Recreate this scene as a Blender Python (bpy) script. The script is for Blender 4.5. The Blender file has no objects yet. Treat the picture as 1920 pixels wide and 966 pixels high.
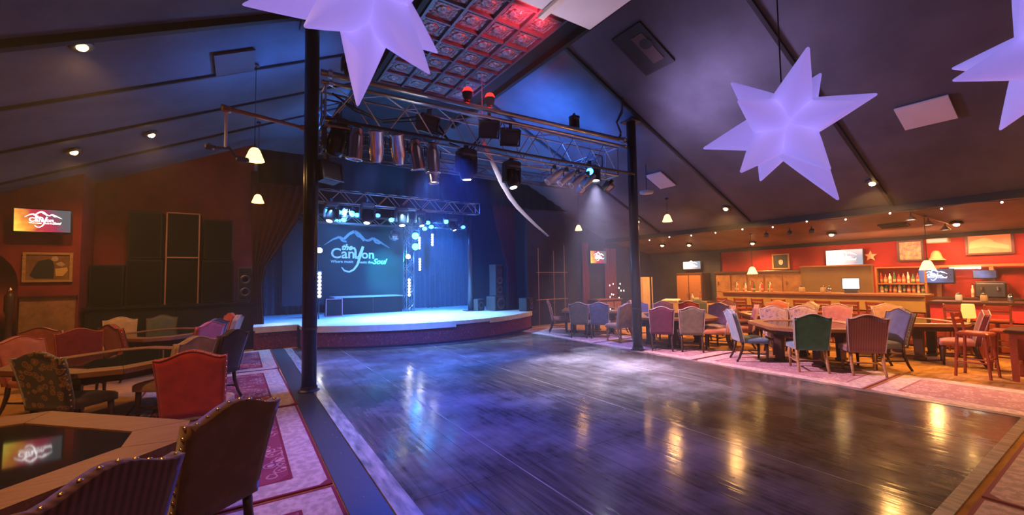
import bpy, math, random
from mathutils import Vector, Matrix
R = math.radians
rng = random.Random(7)
scn = bpy.context.scene
col = scn.collection

# ------------------------------------------------------------------ camera, world, light, exposure
cam_d = bpy.data.cameras.new('camera'); cam = bpy.data.objects.new('camera', cam_d); col.objects.link(cam)
cam_d.sensor_width = 36.0; cam_d.lens = 36.0 * 785.0 / 1920.0; cam_d.clip_end = 200
_y, _p, _r = R(33.0), R(3.0), R(-0.88)
_f = Vector((math.sin(_y)*math.cos(_p), math.cos(_y)*math.cos(_p), math.sin(_p)))
_rt = Vector((math.cos(_y), -math.sin(_y), 0)); _up = _rt.cross(_f)
_r2 = _rt*math.cos(_r) + _up*math.sin(_r); _u2 = -_rt*math.sin(_r) + _up*math.cos(_r)
cam.matrix_world = Matrix(((_r2.x,_u2.x,-_f.x,0),(_r2.y,_u2.y,-_f.y,0),(_r2.z,_u2.z,-_f.z,1.8),(0,0,0,1)))
scn.camera = cam
scn.view_settings.view_transform = 'Standard'; scn.view_settings.look = 'None'
scn.view_settings.gamma = 1.0; scn.view_settings.exposure = 0.0
scn.view_settings.use_curve_mapping = False
scn.cycles.use_denoising = True
scn.cycles.max_bounces = 5; scn.cycles.diffuse_bounces = 2; scn.cycles.glossy_bounces = 3
scn.cycles.transmission_bounces = 4; scn.cycles.volume_bounces = 0
scn.cycles.sample_clamp_indirect = 4.0
scn.cycles.caustics_reflective = False; scn.cycles.caustics_refractive = False
w = bpy.data.worlds.new('world'); scn.world = w; w.use_nodes = True
w.node_tree.nodes['Background'].inputs[0].default_value = (0.02, 0.025, 0.05, 1)
w.node_tree.nodes['Background'].inputs[1].default_value = 0.3

def lamp(kind, loc, power, color, to=None, size=0.1, angle=60, blend=0.5, sy=None, name='stage_light'):
    d = bpy.data.lights.new(name, kind); d.energy = power; d.color = color
    if kind == 'AREA':
        d.size = size
        if sy: d.shape = 'RECTANGLE'; d.size_y = sy
    else: d.shadow_soft_size = size
    if kind == 'SPOT': d.spot_size = R(angle); d.spot_blend = blend
    o = bpy.data.objects.new(name, d); col.objects.link(o); o.location = loc
    if to is not None:
        o.rotation_euler = (Vector(to) - Vector(loc)).to_track_quat('-Z', 'Y').to_euler()
    return o
BLUE = (0.10, 0.28, 1.0); CYAN = (0.12, 0.55, 1.0); WARM = (1.0, 0.46, 0.13); LAV = (0.62, 0.58, 1.0)
# blue wash of the stage rig (under the stage truss, pointing down and at the backdrop)
for x in (2.4, 4.4, 6.4): lamp('SPOT', (x, 14.17, 3.95), 2000, (0.03, 0.24, 1.0), (x, 14.6, 0.6), 0.10, 125, 0.9, name='stage_wash')
lamp('SPOT', (4.6, 13.4, 4.2), 4200, (0.30, 0.66, 1.0), (5.2, 13.3, 0.6), 0.3, 95, 0.8, name='stage_wash')
lamp('SPOT', (2.2, 13.6, 4.1), 900, (0.16, 0.45, 1.0), (2.0, 13.6, 0.6), 0.2, 80, 0.8, name='stage_wash')
lamp('SPOT', (2.8, 14.0, 4.1), 3200, (0.10, 0.40, 1.0), (3.6, 17.0, 2.7), 0.1, 66, 0.7, name='backdrop_spot')
lamp('SPOT', (4.0, 14.0, 4.1), 2600, (0.02, 0.72, 1.0), (5.0, 17.0, 2.3), 0.08, 32, 0.9, name='backdrop_spot')
lamp('SPOT', (6.0, 14.0, 4.1), 2600, (0.03, 0.22, 1.0), (7.2, 17.5, 2.2), 0.1, 75, 0.8, name='backdrop_spot')
lamp('SPOT', (5.72, 15.6, 3.4), 500, (0.30, 0.62, 1.0), (8.0, 14.6, 0.6), 0.05, 22, 0.5, name='beam_spot')
lamp('SPOT', (2.1, 14.4, 2.6), 260, (0.75, 0.7, 1.0), (0.9, 13.9, 0.8), 0.05, 26, 0.5, name='beam_spot')
# fixtures of the front rig that wash the ceiling and the dance floor, then two added fill lights
lamp('SPOT', (6.1, 8.0, 4.6), 1500, (0.04, 0.20, 1.0), (7.6, 9.4, 6.2), 0.25, 130, 0.9, name='rig_uplight')
lamp('SPOT', (1.6, 8.6, 4.6), 620, (0.04, 0.22, 1.0), (0.2, 9.0, 6.2), 0.25, 105, 0.9, name='rig_uplight')
lamp('SPOT', (3.6, 10.8, 4.2), 900, (0.03, 0.26, 1.0), (3.2, 13.5, 6.9), 0.2, 110, 0.9, name='rig_uplight')
lamp('SPOT', (7.4, 5.6, 4.4), 480, (0.62, 0.46, 1.0), (9.2, 4.2, 5.4), 0.4, 165, 1.0, name='rig_uplight')
lamp('SPOT', (7.23, 7.35, 4.1), 7000, (0.62, 0.60, 1.0), (5.9, 6.0, 0), 0.06, 56, 1.0, name='beam_spot')
lamp('SPOT', (7.23, 7.35, 4.1), 2200, (0.50, 0.58, 1.0), (7.4, 7.6, 0), 0.05, 20, 0.4, name='beam_spot')
lamp('SPOT', (3.76, 7.4, 3.85), 260, (1.0, 0.95, 0.55), (3.9, 8.6, 0.0), 0.04, 14, 0.5, name='beam_spot')
lamp('SPOT', (4.84, 7.4, 3.85), 200, (1.0, 0.95, 0.6), (5.1, 9.0, 0.0), 0.04, 14, 0.5, name='beam_spot')
lamp('SPOT', (2.2, 7.95, 4.2), 1500, (0.14, 0.24, 1.0), (0.6, 9.8, 0), 0.15, 56, 0.8, name='rig_downlight')
lamp('SPOT', (8.0, 7.6, 4.4), 1100, (0.35, 0.32, 1.0), (8.9, 9.0, 0), 0.15, 70, 0.8, name='rig_downlight')
lamp('SPOT', (5.4, 7.0, 4.15), 2600, (0.90, 0.50, 0.76), (8.7, 4.6, 0), 0.15, 60, 0.8, name='rig_downlight')
lamp('SPOT', (3.2, 7.0, 4.3), 900, (0.60, 0.34, 0.74), (0.55, 5.0, 0), 0.15, 36, 1.0, name='rig_downlight')
lamp('SPOT', (3.35, 7.0, 4.1), 2800, (0.02, 0.09, 1.0), (2.1, 4.6, 0), 0.15, 72, 1.0, name='rig_downlight')
lamp('SPOT', (3.4, 8.4, 4.3), 5200, (0.05, 0.18, 1.0), (3.6, 9.2, 0), 0.2, 84, 1.0, name='rig_downlight')
lamp('SPOT', (3.6, 7.15, 4.7), 420, (0.85, 0.66, 0.85), (4.2, 4.3, 6.0), 0.1, 50, 0.8, name='rig_uplight')  # added fill to brighten the large pale panel, no fixture belongs to it
lamp('SPOT', (4.7, 7.9, 3.9), 150, (0.80, 0.74, 1.0), (5.9, 9.0, 4.0), 0.08, 80, 0.8, name='sail_fill')  # added fill that lightens the curved sail, not a lamp of the rig
# red lamps up against the pressed tin ceiling
lamp('SPOT', (4.6, 5.9, 6.45), 300, (1.0, 0.04, 0.06), (4.6, 7.0, 6.95), 0.05, 120, 0.9, name='tin_uplight')
lamp('SPOT', (5.55, 9.6, 6.2), 22, (1.0, 0.05, 0.04), (5.5, 10.2, 6.9), 0.05, 120, 0.9, name='tin_uplight')

# ------------------------------------------------------------------ materials
M = {}
def nmat(name, color=(0.5,0.5,0.5), rough=0.6, metal=0.0, spec=0.5, emis=None, estr=0.0, coat=0.0, sheen=0.0):
    m = bpy.data.materials.new(name); m.use_nodes = True
    b = m.node_tree.nodes['Principled BSDF']
    b.inputs['Base Color'].default_value = (*color, 1); b.inputs['Roughness'].default_value = rough
    b.inputs['Metallic'].default_value = metal; b.inputs['Specular IOR Level'].default_value = spec
    b.inputs['Coat Weight'].default_value = coat; b.inputs['Sheen Weight'].default_value = sheen
    if emis: b.inputs['Emission Color'].default_value = (*emis, 1); b.inputs['Emission Strength'].default_value = estr
    M[name] = m; return m
class NT:
    def __init__(s, m): s.t = m.node_tree; s.b = s.t.nodes['Principled BSDF']
    def n(s, typ, **kw):
        x = s.t.nodes.new(typ)
        for k, v in kw.items():
            if k in x.inputs.keys() if isinstance(k, str) else False: x.inputs[k].default_value = v
            else: setattr(x, k, v)
        return x
    def l(s, a, b): s.t.links.new(a, b)
    def coord(s, which='Object', scale=(1,1,1), rot=(0,0,0)):
        tc = s.t.nodes.new('ShaderNodeNewGeometry' if which == 'Position' else 'ShaderNodeTexCoord'); mp = s.t.nodes.new('ShaderNodeMapping')
        mp.inputs['Scale'].default_value = scale; mp.inputs['Rotation'].default_value = rot
        s.l(tc.outputs[which], mp.inputs[0]); return mp.outputs[0]
    def noise(s, vec, scale=5, detail=3, rough=0.5):
        x = s.t.nodes.new('ShaderNodeTexNoise'); x.inputs['Scale'].default_value = scale
        x.inputs['Detail'].default_value = detail; x.inputs['Roughness'].default_value = rough
        s.l(vec, x.inputs['Vector']); return x.outputs['Fac']
    def voro(s, vec, scale=5, feat='F1', out='Distance'):
        x = s.t.nodes.new('ShaderNodeTexVoronoi'); x.inputs['Scale'].default_value = scale; x.feature = feat
        s.l(vec, x.inputs['Vector']); return x.outputs[out]
    def ramp(s, fac, stops, const=False):
        x = s.t.nodes.new('ShaderNodeValToRGB'); e = x.color_ramp
        if const: e.interpolation = 'CONSTANT'
        e.elements[0].position = stops[0][0]; e.elements[0].color = (*stops[0][1], 1)
        e.elements[1].position = stops[-1][0]; e.elements[1].color = (*stops[-1][1], 1)
        for p, c in stops[1:-1]: q = e.elements.new(p); q.color = (*c, 1)
        s.l(fac, x.inputs[0]); return x.outputs[0]
    def mix(s, fac, a, b):
        x = s.t.nodes.new('ShaderNodeMix'); x.data_type = 'RGBA'
        for v, k in ((fac, 0), (a, 6), (b, 7)):
            if isinstance(v, (int, float)): x.inputs[k].default_value = v
            elif isinstance(v, tuple): x.inputs[k].default_value = (*v, 1)
            else: s.l(v, x.inputs[k])
        return x.outputs[2]
    def math(s, op, a, b=0.0):
        x = s.t.nodes.new('ShaderNodeMath'); x.operation = op
        for v, k in ((a, 0), (b, 1)):
            if isinstance(v, (int, float)): x.inputs[k].default_value = v
            else: s.l(v, x.inputs[k])
        return x.outputs[0]
    def bump(s, h, strength=0.2, dist=0.01):
        x = s.t.nodes.new('ShaderNodeBump'); x.inputs['Strength'].default_value = strength
        x.inputs['Distance'].default_value = dist; s.l(h, x.inputs['Height']); s.l(x.outputs[0], s.b.inputs['Normal'])
    def color(s, c): s.l(c, s.b.inputs['Base Color'])
    def rough(s, c): s.l(c, s.b.inputs['Roughness'])
def painted(name, c, rough=0.7, var=0.25, scale=2.5, bump=0.1, spec=0.3):
    m = nmat(name, c, rough, spec=spec); n = NT(m); v = n.coord('Object')
    f = n.noise(v, scale, 5, 0.6); d = tuple(x*(1-var) for x in c); l = tuple(min(1, x*(1+var)) for x in c)
    n.color(n.ramp(f, [(0.3, d), (0.7, l)])); n.bump(n.noise(v, 40, 3), bump, 0.01); return m
def wood(name, c, rough=0.45, scale=1.0, axis=0):
    m = nmat(name, c, rough, spec=0.4); n = NT(m)
    sc = [14*scale]*3; sc[axis] = 1.4*scale
    v = n.coord('Object', tuple(sc)); f = n.noise(v, 3, 6, 0.65)
    n.color(n.ramp(f, [(0.25, tuple(x*0.55 for x in c)), (0.75, tuple(min(1, x*1.3) for x in c))]))
    n.bump(f, 0.15, 0.004); return m
def fabric(name, c, pat='plain', c2=None, sheen=0.4):
    m = nmat(name, c, 0.85, spec=0.15, sheen=sheen); n = NT(m); v = n.coord('Object')
    c2 = c2 or tuple(x*0.6 for x in c)
    if pat == 'plain':
        f = n.noise(v, 9, 4, 0.6); n.color(n.ramp(f, [(0.3, tuple(x*0.75 for x in c)), (0.7, tuple(min(1, x*1.15) for x in c))]))
    elif pat == 'stripe':
        x = n.t.nodes.new('ShaderNodeTexWave'); x.inputs['Scale'].default_value = 9; x.inputs['Distortion'].default_value = 0.4
        n.l(v, x.inputs['Vector']); n.color(n.mix(x.outputs['Fac'], c, c2))
    elif pat == 'damask':
        a = n.voro(v, 11); b = n.noise(v, 16, 3, 0.7)
        f = n.math('ADD', a, n.math('MULTIPLY', b, 0.5))
        n.color(n.ramp(f, [(0.42, c), (0.5, c2), (0.62, c), (0.72, c2)]))
    elif pat == 'floral':
        a = n.noise(v, 8, 4, 0.7); n.color(n.ramp(a, [(0.38, c2), (0.47, c), (0.56, c), (0.62, c2)]))
    n.bump(n.noise(v, 120, 2), 0.25, 0.004); return m
def emit(name, c, s): return nmat(name, (0.02,0.02,0.02), 0.5, emis=c, estr=s)

painted('ceiling_paint', (0.085, 0.085, 0.105), 0.75, 0.35, 0.7, 0.12)
painted('ceiling_low', (0.16, 0.10, 0.07), 0.6, 0.4, 1.2, 0.2)
painted('black_paint', (0.010, 0.010, 0.012), 0.6, 0.3)
painted('black_gloss', (0.012, 0.012, 0.016), 0.28, 0.3, 6, 0.05, 0.5)
painted('red_wall', (0.20, 0.022, 0.018), 0.7, 0.25)
painted('bar_red', (0.62, 0.05, 0.045), 0.65, 0.15)
painted('dark_wall', (0.03, 0.03, 0.04), 0.75, 0.3)
painted('bar_panel', (0.26, 0.125, 0.05), 0.6, 0.3, 6)
painted('olive_brown', (0.20, 0.13, 0.055), 0.65, 0.15)
painted('mustard', (0.46, 0.29, 0.07), 0.6, 0.15)
painted('brown_wall', (0.30, 0.16, 0.07), 0.6, 0.3, 6)
painted('pale_panel', (0.62, 0.60, 0.62), 0.8, 0.06, 1.5)
painted('brown_panel', (0.10, 0.065, 0.065), 0.8, 0.1, 1.5)
painted('lip_board', (0.66, 0.60, 0.52), 0.55, 0.1, 5)
painted('deck', (0.55, 0.56, 0.60), 0.42, 0.15, 2)
painted('grey_plastic', (0.06, 0.06, 0.07), 0.5, 0.2)
painted('cream', (0.46, 0.33, 0.20), 0.75, 0.15, 4)
nmat('metal', (0.55, 0.56, 0.60), 0.32, 1.0); nmat('chrome', (0.75, 0.72, 0.70), 0.22, 1.0)
nmat('brass', (0.75, 0.52, 0.28), 0.25, 1.0); nmat('dark_metal', (0.09, 0.09, 0.11), 0.4, 0.8)
nmat('rust_pipe', (0.35, 0.17, 0.10), 0.5, 0.3)
nmat('cord', (0.015, 0.015, 0.015), 0.6)
nmat('white_vinyl', (0.75, 0.74, 0.80), 0.5)
nmat('banner_white', (0.85, 0.88, 0.90), 0.7); nmat('banner_grey', (0.34, 0.40, 0.46), 0.8)
wood('table_wood', (0.26, 0.115, 0.05), 0.42); wood('leg_wood', (0.06, 0.022, 0.012), 0.4)
wood('pale_wood', (0.45, 0.24, 0.11), 0.45); wood('bar_wood', (0.32, 0.13, 0.05), 0.45)
wood('red_wood', (0.34, 0.055, 0.02), 0.4)
m = nmat('table_glass', (0.010, 0.012, 0.012), 0.04, spec=0.8)
emit('lamp_warm', (1.0, 0.58, 0.18), 60); emit('shade_glow', (1.0, 0.55, 0.18), 4); emit('lamp_white', (0.85, 0.92, 1.0), 30)
emit('led_cyan', (0.018, 0.30, 1.0), 32); emit('led_blue', (0.02, 0.10, 1.0), 16); emit('led_white', (1.0, 0.95, 0.85), 20)
emit('lamp_red', (1.0, 0.008, 0.006), 9); emit('screen_white', (1.0, 0.97, 0.95), 3.2); emit('lamp_shade_yellow', (1.0, 0.5, 0.10), 1.6)
emit('lens_warm', (1.0, 0.8, 0.6), 5); emit('fairy', (1.0, 0.85, 0.7), 10)
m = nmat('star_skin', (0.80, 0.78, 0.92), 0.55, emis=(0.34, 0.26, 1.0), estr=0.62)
# dance floor: worn, glossy black boards
m = nmat('dance_boards', (0.02, 0.017, 0.016), 0.2, spec=0.55); n = NT(m); v = n.coord('Position')
vs = n.coord('Position', (9, 0.55, 1)); wear = n.noise(v, 0.55, 5, 0.65); grain = n.noise(vs, 2.2, 5, 0.6)
n.color(n.mix(n.ramp(wear, [(0.46, (0,0,0)), (0.72, (1,1,1))]), n.ramp(grain, [(0.3, (0.034,0.029,0.026)), (0.75, (0.15,0.124,0.108))]), (0.30, 0.265, 0.25)))
n.rough(n.ramp(n.noise(v, 2.0, 6, 0.7), [(0.3, (0.08,0.08,0.08)), (0.75, (0.24,0.24,0.24))]))
n.bump(n.math('ADD', n.math('MULTIPLY', n.noise(vs, 1.3, 3), 0.8), n.math('MULTIPLY', n.noise(v, 60, 2), 0.12)), 0.16, 0.02)
m = nmat('edge_strip', (0.30, 0.27, 0.25), 0.28, spec=0.6); n = NT(m); v = n.coord('Object', (3, 0.6, 1))
n.color(n.ramp(n.noise(v, 6, 4), [(0.3, (0.10,0.09,0.085)), (0.7, (0.46,0.42,0.38))]))
m = nmat('dark_walk', (0.016, 0.017, 0.02), 0.55); n = NT(m); v = n.coord('Object')
n.color(n.ramp(n.voro(v, 9), [(0.03, (0.5,0.5,0.55)), (0.055, (0.016,0.017,0.02))]))
# carpet of the room and the oriental border rugs
m = nmat('room_carpet', (0.30, 0.15, 0.055), 0.95, spec=0.1); n = NT(m)
v = n.coord('Object', (0.8, 5, 1)); v2 = n.coord('Object')
n.color(n.mix(n.ramp(n.noise(v2, 3.2, 3, 0.6), [(0.4, (0,0,0)), (0.6, (1,1,1))]), n.ramp(n.noise(v, 2.4, 4, 0.6), [(0.3, (0.28,0.12,0.04)), (0.7, (0.60,0.34,0.11))]), (0.48, 0.24, 0.08)))
def rug_mat(name, field, motif, border, line):
    m = nmat(name, field, 0.95, spec=0.1); n = NT(m); g = n.t.nodes.new('ShaderNodeTexCoord'); v = n.coord('Object')
    sep = n.t.nodes.new('ShaderNodeSeparateXYZ'); n.l(g.outputs['Object'], sep.inputs[0])
    info = n.t.nodes.new('ShaderNodeAttribute'); info.attribute_name = 'edge'
    e = info.outputs['Fac']                                                    # metres from the rug's edge, stored on the mesh
    pat = n.ramp(n.math('ADD', n.voro(v, 7.5, 'F1'), n.math('MULTIPLY', n.noise(v, 13, 3, 0.7), 0.45)), [(0.40, motif), (0.47, field), (0.60, field), (0.66, motif), (0.74, field)])
    bp = n.ramp(n.noise(v, 15, 3, 0.6), [(0.42, border), (0.56, tuple(x*0.72 for x in border))])
    c = n.mix(n.ramp(e, [(0.0, (1,1,1)), (0.30, (0,0,0))], True), pat, bp)
    l1 = n.ramp(e, [(0.0, (1,1,1)), (0.025, (0,0,0)), (0.285, (1,1,1)), (0.31, (0,0,0))], True)
    n.color(n.mix(l1, c, line)); n.bump(n.noise(v, 90, 2), 0.3, 0.005)
rug_mat('rug_red', (0.20, 0.035, 0.055), (0.42, 0.22, 0.20), (0.46, 0.33, 0.28), (0.16, 0.02, 0.03))
rug_mat('rug_rose', (0.46, 0.25, 0.27), (0.70, 0.50, 0.49), (0.74, 0.56, 0.53), (0.34, 0.14, 0.16))
# stage front: speckled dark red carpet
m = nmat('stage_front', (0.15, 0.02, 0.03), 0.8); n = NT(m); v = n.coord('Object')
n.color(n.ramp(n.noise(v, 26, 4, 0.75), [(0.45, (0.13,0.012,0.02)), (0.58, (0.18,0.02,0.03)), (0.66, (0.50,0.17,0.15))]))
# pressed tin
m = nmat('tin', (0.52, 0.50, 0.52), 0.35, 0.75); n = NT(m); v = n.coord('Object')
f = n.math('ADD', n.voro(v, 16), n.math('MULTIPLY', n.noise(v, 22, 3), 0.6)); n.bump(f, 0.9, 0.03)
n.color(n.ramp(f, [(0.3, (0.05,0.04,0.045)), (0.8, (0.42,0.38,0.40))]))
nmat('tin_rib', (0.16, 0.17, 0.22), 0.4, 0.5)
m = nmat('curtain_red', (0.16, 0.02, 0.02), 0.9, sheen=0.5); fabric('curtain_black', (0.004, 0.004, 0.005), sheen=0.0); fabric('curtain_brown', (0.05, 0.010, 0.008), sheen=0.1)
fabric('curtain_blue', (0.05, 0.06, 0.09))
m = nmat('banner', (0.05, 0.055, 0.075), 0.8); n = NT(m); v = n.coord('Object'); n.color(n.ramp(n.noise(v, 0.8, 2), [(0.3, (0.016,0.02,0.03)), (0.7, (0.03,0.034,0.05))]))
# television picture: fire on one side, grey on the other
def tv_mat(name, stops, estr):
    m = nmat(name, (0.02,0.02,0.02), 0.25, emis=(1,1,1), estr=estr); n = NT(m)
    tc = n.t.nodes.new('ShaderNodeTexCoord'); sep = n.t.nodes.new('ShaderNodeSeparateXYZ'); n.l(tc.outputs['Generated'], sep.inputs[0])
    mp = n.coord('Generated', (1, 1, 1)); f = n.math('ADD', sep.outputs[0], n.math('MULTIPLY', n.math('SUBTRACT', n.noise(mp, 4, 3), 0.5), 0.5))
    f = n.math('ADD', f, n.math('MULTIPLY', sep.outputs[2], 0.25))
    n.l(n.ramp(f, stops), n.b.inputs['Emission Color'])
tv_mat('tv_fire', [(0.0, (1.0,0.85,0.10)), (0.28, (0.95,0.35,0.05)), (0.55, (0.55,0.03,0.06)), (0.80, (0.35,0.03,0.10)), (0.98, (0.10,0.11,0.13))], 1.1)
tv_mat('tv_bright', [(0.0, (1.0,0.85,0.65)), (0.4, (1.0,0.8,0.7)), (0.75, (0.75,0.4,0.4)), (0.95, (0.22,0.28,0.36))], 1.6)
tv_mat('tv_blue', [(0.0, (0.10,0.12,0.2)), (0.45, (0.12,0.2,0.5)), (1.0, (0.03,0.04,0.10))], 1.2)
# art prints
def art(name, c1, c2, scale):
    m = nmat(name, c1, 0.4); n = NT(m); v = n.coord('Object'); n.color(n.ramp(n.noise(v, scale, 5, 0.7), [(0.35, c1), (0.6, c2)]))
art('art_brown', (0.14,0.065,0.025), (0.24,0.12,0.05), 3); art('art_collage', (0.22,0.07,0.04), (0.70,0.40,0.16), 9)
art('art_tan', (0.50,0.16,0.07), (0.62,0.24,0.10), 3); nmat('art_dark', (0.03,0.03,0.03), 0.4); nmat('art_skin', (0.42,0.30,0.20), 0.4); nmat('art_gold', (0.55,0.35,0.10), 0.4)
nmat('art_pale', (0.62,0.52,0.42), 0.4); nmat('art_orange', (0.70,0.36,0.16), 0.5)
wood('gold_frame', (0.42, 0.24, 0.09), 0.35)
# bottles
for k, c in (('glass_amber', (0.42,0.13,0.03)), ('glass_clear', (0.75,0.62,0.50)), ('glass_green', (0.06,0.15,0.05)), ('glass_red', (0.50,0.05,0.03))): nmat(k, c, 0.08, spec=0.8)

# ------------------------------------------------------------------ mesh helpers
class MB:
    def __init__(s): s.v = []; s.f = []
    def add(s, vs, fs, mat=None):
        o = len(s.v); s.v += [tuple(mat @ Vector(p)) if mat is not None else tuple(p) for p in vs]; s.f += [tuple(i+o for i in f) for f in fs]; return s
    def box(s, c, d, mat=None, taper=1.0):
        x, y, z = c; a, b, h = d[0]/2, d[1]/2, d[2]/2
        vs = [(x+i*a*(taper if k < 0 else 1), y+j*b*(taper if k < 0 else 1), z+k*h) for k in (-1,1) for i, j in ((-1,-1),(1,-1),(1,1),(-1,1))]
        return s.add(vs, [(3,2,1,0),(4,5,6,7),(0,1,5,4),(1,2,6,5),(2,3,7,6),(3,0,4,7)], mat)
    def bbox(s, c, d, e, mat=None):                                            # box with chamfered edges in plan and top
        x, y, z = c; a, b, h = d[0]/2, d[1]/2, d[2]/2
        def ring(A, B, Z): return [(x-A+e,y-B,Z),(x+A-e,y-B,Z),(x+A,y-B+e,Z),(x+A,y+B-e,Z),(x+A-e,y+B,Z),(x-A+e,y+B,Z),(x-A,y+B-e,Z),(x-A,y-B+e,Z)]
        vs = ring(a-e, b-e, z-h) + ring(a, b, z-h+e) + ring(a, b, z+h-e) + ring(a-e, b-e, z+h)
        fs = [tuple(range(7,-1,-1)), tuple(range(24,32))]
        for k in range(3): fs += [(k*8+i, k*8+(i+1)%8, k*8+8+(i+1)%8, k*8+8+i) for i in range(8)]
        return s.add(vs, fs, mat)
    def tube(s, a, b, r, n=8, r2=None, caps=True):
        a, b = Vector(a), Vector(b); r2 = r if r2 is None else r2
        q = (b-a).to_track_quat('Z', 'Y'); L = (b-a).length
        vs = []
        for z, rr in ((0, r), (L, r2)):
            vs += [a + q @ Vector((rr*math.cos(2*math.pi*i/n), rr*math.sin(2*math.pi*i/n), z)) for i in range(n)]
        fs = [(i, (i+1)%n, n+(i+1)%n, n+i) for i in range(n)]
        if caps: fs += [tuple(range(n-1,-1,-1)), tuple(range(n, 2*n))]
        return s.add(vs, fs)
    def path(s, pts, r, n=6):
        pts = [Vector(p) for p in pts]; rs = r if isinstance(r, (list, tuple)) else [r]*len(pts); o = len(s.v)
        up = None
        for k, p in enumerate(pts):
            t = (pts[min(k+1, len(pts)-1)] - pts[max(k-1, 0)]).normalized()
            if up is None: up = Vector((0,0,1)) if abs(t.z) < 0.9 else Vector((1,0,0))
            x = t.cross(up).normalized(); y = x.cross(t).normalized(); up = y
            s.v += [tuple(p + rs[k]*(math.cos(2*math.pi*i/n)*x + math.sin(2*math.pi*i/n)*y)) for i in range(n)]
        for k in range(len(pts)-1):
            s.f += [(o+k*n+i, o+k*n+(i+1)%n, o+k*n+n+(i+1)%n, o+k*n+n+i) for i in range(n)]
        s.f += [tuple(o+i for i in range(n-1,-1,-1)), tuple(o+(len(pts)-1)*n+i for i in range(n))]
        return s
    def lathe(s, prof, n=14, mat=None, close=True):
        vs = []; fs = []
        for r, z in prof: vs += [(r*math.cos(2*math.pi*i/n), r*math.sin(2*math.pi*i/n), z) for i in range(n)]
        for k in range(len(prof)-1): fs += [(k*n+i, k*n+(i+1)%n, k*n+n+(i+1)%n, k*n+n+i) for i in range(n)]
        if close: fs += [tuple(range(n-1,-1,-1)), tuple(range((len(prof)-1)*n, len(prof)*n))]
        return s.add(vs, fs, mat)
    def prism(s, poly, z0, z1, mat=None):
        n = len(poly); vs = [(x, y, z0) for x, y in poly] + [(x, y, z1) for x, y in poly]
        fs = [tuple(range(n-1,-1,-1)), tuple(range(n, 2*n))] + [(i, (i+1)%n, n+(i+1)%n, n+i) for i in range(n)]
        return s.add(vs, fs, mat)
    def mesh(s, name, mat, smooth=False):
        me = bpy.data.meshes.new(name); me.from_pydata(s.v, [], s.f); me.update()
        if mat: me.materials.append(M[mat] if isinstance(mat, str) else mat)
        if smooth:
            for p in me.polygons: p.use_smooth = True
        return me
def put(name, me, parent=None, loc=None, rot=None):
    o = bpy.data.objects.new(name, me); col.objects.link(o)
    if parent is not None: o.parent = parent
    if loc is not None: o.location = loc
    if rot is not None: o.rotation_euler = rot
    return o
def part(name, mb, mat, parent, smooth=False, label=None, loc=None):
    o = put(name, mb.mesh(name, mat, smooth), parent, loc)
    if label: o['label'] = label
    return o
def tag(o, label, cat, group=None):
    o['label'] = label; o['category'] = cat
    if group: o['group'] = group
    return o
def thing(name, label, cat, loc=(0,0,0), rz=0.0, group=None):
    o = put(name, None, None, loc, (0,0,rz)); return tag(o, label, cat, group)
def struct(name, mb, mat, parent=None, smooth=False, label=None, cat=None):
    o = put(name, mb.mesh(name, mat, smooth), parent); o['kind'] = 'structure'
    if parent is None: tag(o, label, cat)
    return o
def copy_tree(o, parent=None):
    c = o.copy(); col.objects.link(c)
    if parent is not None: c.parent = parent
    for ch in list(o.children): copy_tree(ch, c)
    return c
def text_mesh(body, size, shear=0.0, extrude=0.004, bold=0.0, align='CENTER'):
    cu = bpy.data.curves.new('lettering', 'FONT'); cu.body = body; cu.size = size; cu.shear = shear; cu.extrude = extrude; cu.offset = bold
    cu.align_x = align; cu.resolution_u = 3
    o = bpy.data.objects.new('lettering', cu); col.objects.link(o)
    dg = bpy.context.evaluated_depsgraph_get(); dg.update()
    me = bpy.data.meshes.new_from_object(o.evaluated_get(dg)); me.name = 'lettering'
    vs = [tuple(v.co) for v in me.vertices]; fs = [tuple(p.vertices) for p in me.polygons]
    bpy.data.objects.remove(o); bpy.data.curves.remove(cu); bpy.data.meshes.remove(me)
    return vs, fs
def flat_xz(poly, y0, y1):                                                     # a polygon drawn in x,z with thickness along y
    mb = MB(); n = len(poly); vs = [(x, y0, z) for x, z in poly] + [(x, y1, z) for x, z in poly]
    return mb.add(vs, [tuple(range(n)), tuple(range(2*n-1, n-1, -1))] + [((i+1)%n, i, n+i, n+(i+1)%n) for i in range(n)])
def ribbon_xz(pts, wd, y0, y1, closed=False):
    mb = MB()
    for (a, b), wa, wb in zip(zip(pts, pts[1:]), wd, wd[1:]):
        d = Vector((b[0]-a[0], b[1]-a[1])); nn = Vector((-d.y, d.x)).normalized()
        q = [(a[0]+nn.x*wa, a[1]+nn.y*wa), (a[0]-nn.x*wa, a[1]-nn.y*wa), (b[0]-nn.x*wb, b[1]-nn.y*wb), (b[0]+nn.x*wb, b[1]+nn.y*wb)]
        t = flat_xz(q, y0, y1); mb.add(t.v, t.f)
    return mb

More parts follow.
